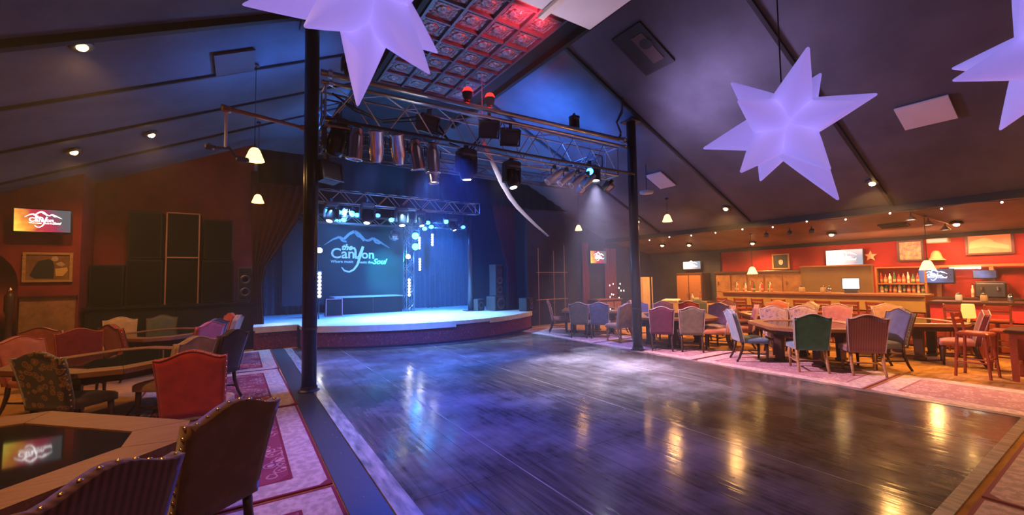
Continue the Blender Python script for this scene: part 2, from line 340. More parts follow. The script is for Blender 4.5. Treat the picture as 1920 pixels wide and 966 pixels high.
# ------------------------------------------------------------------ the room
def cz(x):                                                                     # height of the ceiling over x
    if x < 2.41: return 6.30 + 0.46*(x-1.0)
    if x < 5.85: return 6.95
    if x < 13.4: return 5.87 - 0.46*(x-8.2)
    return 3.478 - 0.19*(x-13.4)
Y0, Y1 = -5.0, 18.6
struct('floor', MB().box((5.3, 6.8, -0.05), (22.8, 23.8, 0.1)), 'room_carpet', label='tan and orange patterned carpet covering the whole room', cat='floor')
def slope_slab(name, xa, xb, mat, label):
    za, zb = cz(xa+1e-6), cz(xb-1e-6); t = 0.12
    vs = [(xa,Y0,za),(xb,Y0,zb),(xb,Y1,zb),(xa,Y1,za)]; vs += [(x,y,z+t) for x,y,z in vs]
    return struct(name, MB().add(vs, [(0,1,2,3),(7,6,5,4),(0,4,5,1),(1,5,6,2),(2,6,7,3),(3,7,4,0)]), mat, label=label, cat='ceiling')
slope_slab('ceiling_left', -6.0, 2.41, 'ceiling_paint', 'dark sloping ceiling above the dining tables with nailhead chairs')
ridge = slope_slab('ceiling_ridge', 2.41, 5.85, 'black_paint', 'flat black ridge ceiling that carries the pressed tin tiles')
slope_slab('ceiling_right', 5.85, 13.4, 'ceiling_paint', 'dark sloping ceiling between the ridge and the bar')
slope_slab('ceiling_lower', 13.4, 16.7, 'ceiling_low', 'low brown ceiling over the bar')
def wall_x(name, y, xa, xb, mat, label, z0=0.0, t=0.15, sgn=1, extra=()):      # a wall across the room up to the ceiling
    xs = sorted({xa, xb, *[x for x in (2.41, 5.85, 13.4) if xa < x < xb]})
    poly = [(xa, z0), *extra, (xb, z0)] + [(x, cz(x)) for x in reversed(xs)]
    return struct(name, flat_xz(poly, y, y+t*sgn), mat, label=label, cat='wall')
def wall_y(name, x, ya, yb, mat, label, t=0.15):
    return struct(name, MB().box((x+t/2, (ya+yb)/2, cz(x)/2), (abs(t), yb-ya, cz(x))), mat, label=label, cat='wall')
arch = [(-5.25, 0), (-5.25, 1.85)] + [(-4.65-0.60*math.cos(math.pi*k/10), 1.85+0.75*math.sin(math.pi*k/10)) for k in range(1, 10)] + [(-4.05, 1.85), (-4.05, 0)]
wall_x('wall_arch', 13.5, -6.0, -3.1, 'red_wall', 'dark red wall with an arched opening under the television', extra=arch)
struct('wall_return', MB().box((-3.17, 14.08, cz(-3.1)/2), (0.14, 0.86, cz(-3.1)-0.02)), 'red_wall', label='narrow red return wall beside the arched wall', cat='wall')
wall_x('wall_side_stage', 14.6, -6.0, 0.30, 'red_wall', 'dark red wall behind the black speaker cabinets')
wall_y('wall_stage_wing', 0.15, 14.75, 18.6, 'black_paint', 'black side wall of the stage beyond the red wall')
wall_x('wall_back', 18.45, 0.0, 9.6, 'black_paint', 'black rear wall of the stage')
wall_y('wall_stage_flank', 9.3, 13.35, 18.5, 'black_paint', 'black side wall of the stage behind the loudspeaker column')
wall_x('wall_black', 13.2, 9.27, 16.7, 'dark_wall', 'black wall beside the stage with pipe frames on it')
wall_y('wall_right', 16.55, -5.0, 13.2, 'bar_red', 'bright red wall behind the bar')
wall_y('wall_left', -6.15, -5.0, 18.6, 'red_wall', 'dark red outer wall beside the dining tables')
wall_x('wall_front', -5.0, -6.0, 16.7, 'red_wall', 'dark red wall facing the stage', sgn=-1)
struct('wall_dark_end', MB().box((16.49, 11.45, 1.42), (0.10, 3.45, 2.84)), 'dark_wall', label='dark painted end section of the bar wall by the small television', cat='wall')
# rafters and conduits on the slopes
def rafter(i, ya, xa, xb, r, label, mat='black_paint'):
    o = struct('trim_%d' % i, MB().box((0,0,0), (math.hypot(xb-xa, cz(xb)-cz(xa)), r*2, r*2)), mat, label=label, cat='rafter')
    o.location = ((xa+xb)/2, ya, (cz(xa)+cz(xb))/2 - r*0.9); o.rotation_euler = (0, -math.atan2(cz(xb)-cz(xa), xb-xa), 0); return o
words = ['first', 'second', 'third', 'fourth', 'fifth', 'sixth']
for i, y in enumerate((5.5, 7.35, 9.2, 11.0, 12.8)):
    rafter(i+1, y, -5.9, 2.35, 0.024 if i != 1 else 0.055, words[i] + ' black rafter towards the stage on the slope over the dining tables')
for i, y in enumerate((3.45, 6.85, 10.2)):
    rafter(i+6, y, 5.9, 13.3, 0.034, words[i] + ' black rafter towards the stage on the slope over the bar tables')
struct('trim_9', MB().box((13.42, 4.1, 3.40), (0.10, 18.0, 0.16)), 'black_paint', label='black edge beam where the slope meets the low bar ceiling', cat='beam')
struct('trim_10', MB().box((16.5, 4.1, 2.83), (0.09, 18.0, 0.12)), 'black_paint', label='black moulding along the top of the red bar wall', cat='trim')
# pressed tin tiles on the ridge: every tile a piece with its raised medallion
tile = MB(); s_ = 0.295
tile.box((0,0,-0.012), (s_*2, s_*2, 0.02))
for rr, zz in ((0.27, -0.03), (0.2, -0.045)):
    tile.prism([(-rr,-rr),(rr,-rr),(rr,rr),(-rr,rr)], zz, zz+0.02)
tile.lathe([(0.03,-0.10),(0.10,-0.085),(0.15,-0.06),(0.16,-0.04)], 10)
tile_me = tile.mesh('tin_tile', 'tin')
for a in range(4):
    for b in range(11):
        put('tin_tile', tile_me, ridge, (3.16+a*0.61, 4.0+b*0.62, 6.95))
for a in range(5): part('tin_rib', MB().box((2.855+a*0.61, 7.1, 6.90), (0.05, 7.0, 0.10)), 'tin_rib', ridge)
for b in range(12): part('tin_rib', MB().box((4.075, 3.69+b*0.62, 6.905), (2.46, 0.045, 0.09)), 'tin_rib', ridge)
for i, x in enumerate((2.70, 5.80)): struct('trim_%d' % (11+i), MB().box((x, 6.0, 6.87), (0.10, 12.8, 0.16)), 'black_paint', label=('black beam along the ridge where it meets the slope over the ' + ('dining tables', 'bar tables')[i]), cat='beam')
# dance floor: boards with open joints, a pale edge strip and a dark walk
df = put('dance_floor', MB().box((4.6, 6.95, 0.002), (6.9, 11.9, 0.006)).mesh('dance_floor', 'dark_walk')); df['kind'] = 'structure'; tag(df, 'worn glossy black boarded dance floor in front of the stage', 'floor')
xb_ = [1.2]; 
for a, b, k in ((1.2, 2.25, 4), (2.25, 4.43, 8), (4.43, 6.61, 8), (6.61, 7.99, 5)):
    wd = (b-a)/k; me = MB().box((0,0,0), (wd-0.004, 2.376, 0.014)).mesh('floor_board', 'dance_boards')
    for j in range(k):
        gap = 0.006 if j == 0 else 0
        for r_ in range(5): put('floor_board', me, df, (a+wd*(j+0.5)+gap*0.5, 1.0+2.38*(r_+0.5), 0.012))
for x0, x1 in ((2.246, 2.258), (4.426, 4.438), (6.606, 6.616)): part('joint_strip', MB().box(((x0+x1)/2, 6.95, 0.0185), (x1-x0, 11.9, 0.004)), 'edge_strip', df)
part('edge_strip', MB().box((1.115, 6.95, 0.014), (0.17, 11.9, 0.02)), 'edge_strip', df)
part('edge_strip', MB().box((8.06, 6.1, 0.014), (0.10, 10.2, 0.02)), 'edge_strip', df)
part('edge_strip', MB().box((4.6, 0.955, 0.014), (7.0, 0.09, 0.02)), 'edge_strip', df)
o = put('dark_walk', MB().box((0.88, 6.0, 0.006), (0.29, 15.0, 0.012)).mesh('dark_walk', 'dark_walk')); o['kind'] = 'structure'; tag(o, 'dark speckled strip between the oriental rugs and the dance floor', 'floor')
# oriental rugs laid end to end
def rug(x0, x1, y0, y1, mat, label, group, tilt=0.0):
    nx, ny = max(2, int((x1-x0)/0.1)), max(2, int((y1-y0)/0.1)); W, H = x1-x0, y1-y0
    vs = []; ed = []
    for j in range(ny+1):
        for i in range(nx+1):
            x, y = W*i/nx, H*j/ny; vs.append((x-W/2, y-H/2, 0.016)); ed.append(min(x, W-x, y, H-y))
    fs = [(j*(nx+1)+i, j*(nx+1)+i+1, (j+1)*(nx+1)+i+1, (j+1)*(nx+1)+i) for j in range(ny) for i in range(nx)]
    n0 = len(vs); per = [(-W/2,-H/2),(W/2,-H/2),(W/2,H/2),(-W/2,H/2)]
    cor = [0, nx, ny*(nx+1)+nx, ny*(nx+1)]; vs += [(x, y, 0.001) for x, y in per]; ed += [0]*4
    fs += [(n0+k, n0+(k+1)%4, cor[(k+1)%4], cor[k]) for k in range(4)] + [(n0+3, n0+2, n0+1, n0)]
    me = bpy.data.meshes.new('rug'); me.from_pydata(vs, [], fs); me.update(); me.materials.append(M[mat])
    at = me.attributes.new('edge', 'FLOAT', 'POINT'); at.data.foreach_set('value', ed)
    o = put('oriental_rug', me, None, ((x0+x1)/2, (y0+y1)/2, 0), (0,0,tilt)); tag(o, label, 'rug', group)
g = 'oriental rugs laid around the dance floor'
rug(-1.3, 0.72, 10.15, 13.2, 'rug_red', 'oriental rug with dark border ending at the stage steps', g)
rug(-1.3, 0.72, 7.0, 10.1, 'rug_red', 'oriental rug beside the black post, second from the stage', g, 0.012)
rug(-1.3, 0.72, 4.1, 6.95, 'rug_red', 'red field oriental rug beside the red velvet chair', g)
rug(-1.3, 0.72, 0.6, 4.05, 'rug_red', 'oriental rug under the brown nailhead chair', g)
rug(8.14, 9.9, 8.6, 12.6, 'rug_rose', 'rose oriental rug along the dance floor edge by the black wall', g)
rug(8.14, 9.9, 5.55, 8.55, 'rug_rose', 'rose oriental rug at the foot of the dark blue post', g)
rug(8.14, 9.9, 2.6, 5.5, 'rug_rose', 'rose oriental rug under the green and striped chairs', g)
rug(8.14, 9.9, -0.8, 2.55, 'rug_rose', 'rose oriental rug at the corner of the dance floor', g)
rug(5.0, 8.1, -1.0, 0.86, 'rug_rose', 'rose oriental rug across the end of the dance floor, next to the corner', g)
rug(1.9, 4.95, -1.0, 0.86, 'rug_rose', 'rose oriental rug across the end of the dance floor, away from the corner', g)
# arch surround, wainscot
struct('trim_13', MB().box((-3.57, 13.46, 0.775), (0.86, 0.07, 1.55)), 'brown_wall', label='mottled brown wainscot panel under the framed photograph', cat='panel')
struct('trim_14', MB().box((-3.57, 13.44, 1.57), (0.92, 0.11, 0.05)), 'leg_wood', label='dark wooden rail on top of the brown wainscot', cat='trim')

# ------------------------------------------------------------------ posts
def post(x, y, h, r, label):
    t = thing('steel_post', label, 'post', (x, y, 0))
    part('shaft', MB().lathe([(r,0.0),(r,h)], 20), 'black_gloss', t, True)
    part('foot_collar', MB().lathe([(r+0.05,0.0),(r+0.05,0.03),(r+0.015,0.05),(r+0.015,0.10)], 20), 'black_gloss', t)
    part('joint_band', MB().lathe([(r+0.006,1.02),(r+0.006,1.06)], 20), 'dark_metal', t)
    part('head_plate', MB().box((0,0,h-0.01), (r*3.2, r*3.2, 0.03)), 'dark_metal', t)
post(0.98, 7.72, cz(0.98)-0.10, 0.115, 'black round steel post at the rug edge with a rusty side pipe')
post(8.22, 7.05, 5.74, 0.115, 'dark blue round steel post on the rose rug carrying the lighting beam')

# ------------------------------------------------------------------ stage
def sf(x): return 11.15 + 0.10*(x-5.2)**2
def arc(xa, xb, k, off=0.0): return [(xa+(xb-xa)*i/k, sf(xa+(xb-xa)*i/k)-off) for i in range(k+1)]
st = thing('stage', 'raised stage with curved dark red front and pale edge boards', 'stage', (0,0,0))
part('skirt', MB().prism(arc(1.42, 8.95, 24) + [(8.95, 13.3), (1.42, 13.9)], 0.0, 0.52), 'stage_front', st, label='speckled dark red carpeted stage front')
part('kick_base', MB().prism(arc(1.40, 8.97, 24, 0.03) + [(8.97, 13.3), (1.40, 13.3)], 0.0, 0.07), 'black_paint', st)
part('wing_front', MB().box((0.86, 13.75, 0.26), (1.05, 0.9, 0.52)), 'stage_front', st)
part('step_post', MB().box((1.41, 13.15, 0.3), (0.10, 0.25, 0.6)), 'black_paint', st)
part('deck', MB().prism(arc(1.40, 8.98, 24, 0.02) + [(9.25, 13.3), (9.25, 18.4), (0.32, 18.4), (0.32, 13.28), (1.40, 13.28)], 0.52, 0.62), 'deck', st, label='scuffed pale stage deck')
def lip(xa, xb, z0, z1, off):
    a = arc(xa, xb, 10, off); b = arc(xa, xb, 10, off-0.03); part('edge_board', MB().prism(a + b[::-1], z0, z1), 'lip_board', st)
lip(1.55, 5.25, 0.46, 0.63, 0.06); lip(5.26, 6.45, 0.53, 0.628, 0.05); lip(6.46, 8.97, 0.48, 0.63, 0.06)
part('edge_board', MB().box((0.86, 13.27, 0.545), (1.0, 0.05, 0.16)), 'lip_board', st)
# black valance above the stage
def drape(name, x0, x1, y, ztop, zbot, mat, label, cat, amp=0.05, folds=12, group=None, pull=None):
    n = max(12, folds*6); rows = 9; vs = []; fs = []
    for side in (0, 1):
        for j in range(rows):
            t = j/(rows-1)
            for i in range(n+1):
                u = i/n; x = x0+(x1-x0)*u; z = ztop+(zbot-ztop)*t
                if pull: x, z = pull(u, t)
                vs.append((x, y+amp*math.sin(u*folds*2*math.pi)*(0.35+0.65*t)+side*0.012, z))
    m_ = n+1
    for side in (0, 1):
        o_ = side*rows*m_
        for j in range(rows-1):
            for i in range(n):
                q = (o_+j*m_+i, o_+j*m_+i+1, o_+(j+1)*m_+i+1, o_+(j+1)*m_+i); fs.append(q if side else q[::-1])
    o = put(name, MB().add(vs, fs).mesh(name, mat, True)); return tag(o, label, cat, group)
drape('stage_valance', 0.35, 11.6, 13.0, 5.42, 4.52, 'curtain_black', 'black pleated valance hanging across the top of the stage', 'curtain', 0.04, 30)
def pl_l(u, t):                                                                # tied back towards the red wall
    w_ = 1.25*(1-u)
    top = 1.75-1.55*u; k = min(1, t/0.62); g_ = 0.5*(0.15)+0.36 if False else 0
    xm = 0.50-0.22*u
    if t < 0.66: s = (t/0.66)**1.6; x = top+(xm-top)*s
    else: x = xm+(0.15*(0.5-u))*((t-0.66)/0.34)
    return x, 4.95-(4.95-0.66)*t
drape('stage_curtain', 0, 1, 13.62, 5, 0.65, 'curtain_brown', 'dark red stage curtain tied back against the red wall', 'curtain', 0.05, 7, 'stage curtains', pl_l)
def pl_r(u, t):
    top = 7.95+1.05*u; xm = 8.62+0.38*u
    if t < 0.62: s = (t/0.62)**1.4; x = top+(xm-top)*s
    else: x = xm+(0.12*(u-0.5))*((t-0.62)/0.38)
    return x, 4.95-(4.95-0.66)*t
drape('stage_curtain', 0, 1, 13.62, 5, 0.65, 'curtain_brown', 'dark red stage curtain hanging beside the black wall', 'curtain', 0.05, 7, 'stage curtains', pl_r)
drape('backdrop_curtain', 5.9, 9.2, 17.6, 4.5, 0.63, 'curtain_blue', 'dark pleated backdrop curtain at the rear of the stage', 'curtain', 0.06, 14)
drape('backdrop_curtain', 0.4, 2.3, 17.75, 4.5, 0.63, 'curtain_blue', 'dark pleated backdrop curtain beside the logo banner', 'curtain', 0.06, 9)

# the venue's logo, used on the banner and on the televisions (drawn in x,z, facing -y)
def logo_parts(W):
    """returns (mountain ridges, lettering) as MBs, W = width of the whole mark"""
    k = W/1.0
    pts = [(-0.52,0.10),(-0.40,0.19),(-0.30,0.235),(-0.235,0.20),(-0.15,0.29),(-0.07,0.335),(0.0,0.30),(0.10,0.20),(0.155,0.195),(0.225,0.235),(0.30,0.20),(0.40,0.14),(0.50,0.08)]
    wd = [0.004,0.012,0.018,0.02,0.02,0.026,0.022,0.014,0.02,0.022,0.018,0.014,0.003]
    mtn = ribbon_xz([(x*k, z*k) for x, z in pts], [a*k for a in wd], -0.004, 0.0)
    for p2 in ([(-0.07,0.33),(-0.02,0.26),(0.02,0.25),(0.08,0.185)], [(-0.30,0.23),(-0.25,0.17),(-0.19,0.165)], [(0.225,0.23),(0.27,0.165),(0.34,0.15)]):
        r_ = ribbon_xz([(x*k, z*k) for x, z in p2], [0.014*k]*len(p2), -0.004, 0.0); mtn.add(r_.v, r_.f)
    let = MB(); rx = Matrix.Rotation(math.pi/2, 4, 'X')
    for body, size, x, z, sh, bold in (('the', 0.125, -0.17, 0.075, 0.35, 0.006), ('Can', 0.225, -0.225, -0.06, 0.0, 0.004), ('on', 0.20, 0.165, -0.06, 0.0, 0.004),
                                       ('Where music', 0.062, -0.235, -0.135, 0.0, 0.001), ('meets the', 0.060, 0.12, -0.14, 0.0, 0.001), ('Soul', 0.125, 0.345, -0.15, 0.4, 0.004)):
        vs, fs = text_mesh(body, size*k, sh, 0.002, bold*k); let.add(vs, fs, Matrix.Translation((x*k, -0.004, z*k)) @ rx)
    # the big swash Y with its long tail
    a1 = ribbon_xz([(x*k, z*k) for x, z in [(-0.085,0.085),(-0.055,0.115),(-0.03,0.06),(-0.035,-0.02),(-0.015,-0.065),(0.02,-0.03),(0.055,0.06),(0.085,0.135)]], [0.006*k,0.014*k,0.017*k,0.02*k,0.02*k,0.017*k,0.017*k,0.02*k], -0.009, -0.0065)
    a2 = ribbon_xz([(x*k, z*k) for x, z in [(0.085,0.135),(0.06,0.04),(0.03,-0.06),(-0.005,-0.17),(-0.06,-0.245),(-0.13,-0.28),(-0.20,-0.262),(-0.245,-0.205)]], [0.02*k,0.02*k,0.019*k,0.017*k,0.015*k,0.014*k,0.013*k,0.006*k], -0.014, -0.010)
    let.add(a1.v, a1.f); let.add(a2.v, a2.f)
    return mtn, let
bn = thing('logo_banner', 'large dark banner with white mountain logo at the rear of the stage', 'banner', (3.75, 17.3, 0))
part('cloth', MB().box((-0.2, 0, 2.50), (4.55, 0.03, 3.1)), 'banner', bn)
part('top_batten', MB().tube((-2.5,0,4.06),(2.1,0,4.06),0.02,8), 'dark_metal', bn)
for x in (-2.3, 2.0): part('leg_pole', MB().tube((x,0.05,0.62),(x,0.05,4.06),0.02,8), 'dark_metal', bn)
mt, lt = logo_parts(2.45)
part('mountain_print', mt, 'banner_grey', bn, loc=(0.2, -0.02, 2.98)); part('lettering', lt, 'banner_white', bn, loc=(0.15, -0.025, 2.88))

# ------------------------------------------------------------------ truss
def truss(label, a, b, wd, ht, bays, group=None, mat='metal', r=0.022, name='lighting_truss', cat='truss'):
    """box truss from a to b (axis line through the bottom middle); wd across, ht up"""
    a, b = Vector(a), Vector(b); d = (b-a).normalized()
    up = Vector((0,0,1)) if abs(d.z) < 0.9 else Vector((0,1,0)); s = d.cross(up).normalized()
    t = thing(name, label, cat, tuple((a+b)/2), 0, group); o = (a+b)/2
    def P(k, i, j): return a + (b-a)*k + s*(wd/2*i) + up*(ht*j) - o
    for i in (-1, 1):
        for j in (0, 1): part('chord', MB().tube(P(0,i,j), P(1,i,j), r, 8), mat, t, True)
    for q in range(bays):
        k0, k1 = q/bays, (q+1)/bays; z0, z1 = (0, 1) if q % 2 == 0 else (1, 0)
        for i in (-1, 1): part('brace', MB().tube(P(k0,i,z0), P(k1,i,z1), r*0.55, 6), mat, t)
        for j in (0, 1): part('brace', MB().tube(P(k0,-1 if z0 else 1,j), P(k1,1 if z0 else -1,j), r*0.5, 6), mat, t)
    for k in (0, 1): part('end_frame', MB().tube(P(k,-1,0), P(k,-1,1), r*0.8).tube(P(k,1,0), P(k,1,1), r*0.8).tube(P(k,-1,1), P(k,1,1), r*0.8).tube(P(k,-1,0), P(k,1,0), r*0.8), mat, t)
    return t
truss('silver box truss between the two round posts', (1.15, 7.62, 4.42), (8.1, 7.62, 4.42), 0.42, 0.72, 14)
truss('dark lattice truss behind the row of silver cans', (1.3, 10.4, 4.78), (9.0, 10.4, 4.78), 0.30, 0.26, 18, mat='dark_metal')
truss('short dark truss running back from the black post', (1.35, 7.9, 4.75), (1.35, 10.3, 4.75), 0.28, 0.30, 6, mat='dark_metal')
truss('short dark truss running back from the dark blue post', (7.9, 7.9, 4.75), (7.9, 10.3, 4.75), 0.28, 0.30, 6, mat='dark_metal')
truss('silver truss across the front of the stage', (0.75, 14.0, 4.28), (7.55, 14.0, 4.28), 0.34, 0.42, 18)
truss('low silver truss above the logo banner', (1.2, 16.2, 3.95), (5.75, 16.2, 3.95), 0.30, 0.28, 14)
truss('upright silver truss tower beside the logo banner', (5.6, 16.0, 0.62), (5.6, 16.0, 3.95), 0.30, 0.30, 12)
truss('silver truss joining the tower to the stage curtain', (5.75, 16.0, 3.95), (8.3, 16.0, 3.95), 0.2, 0.2, 9, r=0.016)
t = thing('support_pole', 'slim upright pole holding the end of the front stage truss', 'pole', (7.42, 14.4, 0.62))
part('shaft', MB().tube((0,0,0), (0,0,3.68), 0.10, 14), 'dark_metal', t, True); part('base_plate', MB().box((0,0,0.015), (0.45,0.45,0.03)), 'dark_metal', t)
# ceiling pipes of the front rig
def pipe(label, a, b, r, mat):
    o = thing('ceiling_pipe', label, 'pipe', tuple(a)); L = Vector(b)-Vector(a)
    part('tube', MB().tube((0,0,0), L, r, 10), mat, o, True)
    for k in (0.02, 0.98): c = L*k; d = L.normalized()*0.03; part('flange', MB().tube(c-d, c+d, r*1.5, 10), mat, o)
    return o
pipe('thick grey pipe between the tops of the two round posts', (1.08, 7.45, 5.32), (8.13, 7.1, 5.24), 0.05, 'metal')
pipe('thinner pipe hanging under the thick pipe', (1.08, 7.35, 5.12), (8.12, 7.05, 5.06), 0.03, 'metal')
pipe('rust coloured pipe sticking out sideways from the black post', (-0.28, 7.7, 4.52), (0.86, 7.7, 4.40), 0.03, 'rust_pipe')
pipe('low rail pipe under the silver box truss', (1.1, 7.12, 4.42), (8.12, 6.9, 4.35), 0.028, 'dark_metal')
t = thing('drop_pipe', 'short pipe with a fixture bracket dangling from the rust coloured pipe', 'pipe', (-0.22, 7.7, 4.51))
part('tube', MB().tube((0,0,-0.02), (0,0,-0.62), 0.022, 8), 'pale_panel', t); part('clamp', MB().bbox((0,0,-0.02), (0.12,0.12,0.10), 0.02), 'rust_pipe', t)
part('bracket', MB().path([(-0.22,0,-0.60),(-0.12,0,-0.64),(0.05,0,-0.62),(0.12,0,-0.74),(0.30,0,-0.76)], 0.025, 6).bbox((-0.2,0,-0.64),(0.12,0.1,0.08),0.02).bbox((0.22,0,-0.78),(0.18,0.1,0.07),0.02), 'dark_metal', t)

# ------------------------------------------------------------------ stage lights
def par_can(label, loc, aim, lens='lens_warm', body='chrome', L=0.52, r=0.13, group=None, drop=0.25):
    t = thing('par_can', label, 'stage light', loc, 0, group)
    q = Vector(aim).normalized().to_track_quat('Z', 'Y').to_matrix().to_4x4()
    part('can', MB().lathe([(r*0.55,-L*0.52),(r*0.8,-L*0.45),(r*0.92,-L*0.25),(r,-L*0.2),(r,L*0.46),(r*1.12,L*0.48),(r*1.12,L*0.53),(r*0.93,L*0.53),(r*0.9,L*0.30)], 16, q, close=False), body, t, True)
    part('rear_cap', MB().lathe([(r*0.5,-L*0.56),(r*0.6,-L*0.50)], 12, q), 'dark_metal', t)
    part('lens', MB().lathe([(r*0.3,L*0.36),(r*0.88,L*0.34)], 14, q), lens, t)
    part('gel_frame', MB().box((0,0,L*0.56), (r*2.5, r*2.5, 0.012), q), 'dark_metal', t) if False else None
    part('yoke', MB().path([(-r*1.2,0,0),(-r*1.25,0,drop*0.7),(0,0,drop*0.8),(r*1.25,0,drop*0.7),(r*1.2,0,0)], 0.014, 6), 'dark_metal', t)
    part('clamp', MB().bbox((0,0,drop*0.9), (0.07,0.09,0.10), 0.015), 'dark_metal', t)
    return t
G1 = 'silver cans in a row on the front truss'
for i, (x, z, ax, ln) in enumerate(((1.62,4.16,0.08,'lens_warm'),(1.97,4.16,-0.10,'led_white'),(2.36,4.17,-0.25,'lamp_white'),(2.70,4.13,-0.22,'lens_warm'),(3.02,4.11,-0.12,'lens_warm'))):
    par_can('silver par can on the front truss, ' + ('next to the black post','second from the black post','third from the black post and brightest','fourth from the black post','fifth from the black post')[i], (x, 7.35, z), (-ax*0.9, 0.12, -1) if i not in (1,2) else (ax, -0.35, 1), ln, group=G1)
par_can('small silver can hanging below the fifth par can', (3.03, 7.35, 3.76), (0.05, -0.1, -1), 'led_white', L=0.24, r=0.09, group=G1, drop=0.16)
G2 = 'slanted cans near the dark blue post'
for i, x in enumerate((5.92, 6.28, 6.62, 6.95)):
    par_can('slanted grey can in the bank beside the bright spot, ' + ('outermost','second','third','fourth, next to the spot')[i], (x, 7.3, 4.12), (-0.75, 0.2, -0.62), 'lens_warm' if i == 0 else 'grey_plastic', 'metal', 0.46, 0.075, G2, 0.22)
par_can('big bright spotlight throwing a pale blue beam on the dance floor', (7.23, 7.35, 4.30), (-0.13, -0.11, -0.9), 'lamp_white', 'dark_metal', 0.30, 0.13)
par_can('pale blue round lamp beside the big bright spotlight', (7.02, 7.32, 4.36), (-0.5, -0.6, -0.1), 'led_cyan', 'dark_metal', 0.20, 0.09)
def moving_head(label, loc, tilt, lens, s=1.0, group=None, stem=None):
    t = thing('moving_head_light', label, 'stage light', loc, 0, group)
    part('base', MB().bbox((0,0,0.30*s), (0.34*s,0.30*s,0.14*s), 0.03*s), 'grey_plastic', t)
    part('yoke', MB().bbox((-0.18*s,0,0.08*s), (0.06*s,0.16*s,0.36*s), 0.02*s).bbox((0.18*s,0,0.08*s), (0.06*s,0.16*s,0.36*s), 0.02*s).bbox((0,0,0.22*s),(0.40*s,0.16*s,0.05*s),0.01*s), 'grey_plastic', t)
    q = Vector(tilt).normalized().to_track_quat('Z', 'Y').to_matrix().to_4x4()
    part('head', MB().lathe([(0.06*s,-0.22*s),(0.13*s,-0.17*s),(0.15*s,-0.02*s),(0.14*s,0.12*s),(0.115*s,0.20*s),(0.10*s,0.20*s)], 16, q), 'black_gloss', t, True)
    part('lens', MB().lathe([(0.085*s,0.195*s),(0.07*s,0.21*s)], 14, q), lens, t)
    part('clamp', MB().bbox((0,0,0.42*s), (0.08*s,0.08*s,0.12*s), 0.015*s), 'dark_metal', t)
    if stem: part('hanger', MB().tube((0,0,0.4*s),(0,0,max(0.45*s, stem-loc[2])),0.02,6), 'dark_metal', t)
    return t
moving_head('black moving head light with a yellow beam under the silver box truss', (3.78, 7.45, 4.03), (0.1, 0.1, -1), 'led_white', 1.05)
moving_head('black moving head light with a white glint beside the curved white sail', (4.86, 7.45, 3.96), (0.1, -0.2, -1), 'led_white', 1.0)
moving_head('black moving head light hung against the black post', (1.36, 7.6, 4.20), (-0.2, 0.3, -1), 'grey_plastic', 1.1)
G3 = 'moving heads under the stage truss'
for i, (x, z, s) in enumerate(((2.33,4.02,1.1),(3.42,4.05,1.2),(4.55,4.02,1.1),(5.22,4.02,0.95),(6.45,3.9,0.8))):
    moving_head(words[i].capitalize() + ' black moving head under the front stage truss, counted from the black post', (x, 13.83, z-0.14), (0.15*(i-2), -0.3, -1), ('led_white','lens_warm','led_white','led_white','lens_warm')[i], s, G3, 4.27)
# blue wash lamps: cup, glowing lens, yoke
def led_par(label, loc, aim, lens, group, s=1.0, stem=None):
    t = thing('led_wash_light', label, 'stage light', loc, 0, group)
    q = Vector(aim).normalized().to_track_quat('Z', 'Y').to_matrix().to_4x4()
    part('cup', MB().lathe([(0.05*s,-0.12*s),(0.09*s,-0.10*s),(0.105*s,0.06*s),(0.11*s,0.07*s),(0.10*s,0.06*s)], 12, q, close=False), 'grey_plastic', t, True)
    part('lens', MB().lathe([(0.098*s,0.045*s),(0.06*s,0.06*s)], 12, q), lens, t)
    part('yoke', MB().path([(-0.12*s,0,0),(-0.12*s,0,0.16*s),(0.12*s,0,0.16*s),(0.12*s,0,0)], 0.012*s, 5), 'dark_metal', t)
    if stem: part('hanger', MB().tube((0,0,0.16*s),(0,0,stem-loc[2]),0.014,6), 'dark_metal', t)
    return t
G4 = 'blue wash lights above the stage'
led = [(2.23,4.34,'led_cyan'),(2.45,4.22,'led_cyan'),(2.62,4.20,'led_cyan'),(2.77,4.34,'led_cyan'),(3.03,4.36,'led_cyan'),(3.04,4.16,'led_cyan'),(3.18,4.15,'led_cyan'),(2.77,3.96,'led_cyan'),(2.33,4.14,'led_cyan'),(3.85,4.18,'led_blue'),
       (4.31,4.06,'led_cyan'),(4.68,4.08,'led_cyan'),(5.48,4.10,'led_cyan'),(5.62,4.04,'led_cyan'),(5.50,3.82,'led_cyan'),(6.33,4.13,'led_cyan'),(6.60,3.88,'led_cyan'),(7.02,3.96,'led_blue'),(5.75,3.9,'led_cyan')]
led.sort()
for i, (x, z, mt_) in enumerate(led):
    led_par('small glowing blue wash light under the front stage truss', (x, 14.17, min(z-0.14, 4.06)), (-0.25, -0.7, -0.65), mt_, G4, 0.85, 4.26)
led_par('upper bright blue wash light on the truss tower', (5.72, 15.72, 3.56), (-0.3, -1, -0.2), 'led_cyan', G4, 1.35)
led_par('lower bright blue wash light on the truss tower', (5.72, 15.72, 3.14), (-0.3, -1, -0.2), 'led_cyan', G4, 1.35)
led_par('small white spot clamped halfway up the truss tower', (5.46, 15.83, 2.75), (-0.2, -1, -0.1), 'led_white', G4, 0.9, 3.96)
led_par('small white spot beside the black post at the edge of the banner', (2.13, 14.68, 2.84), (-0.2, -1, -0.3), 'led_white', G4, 0.9)
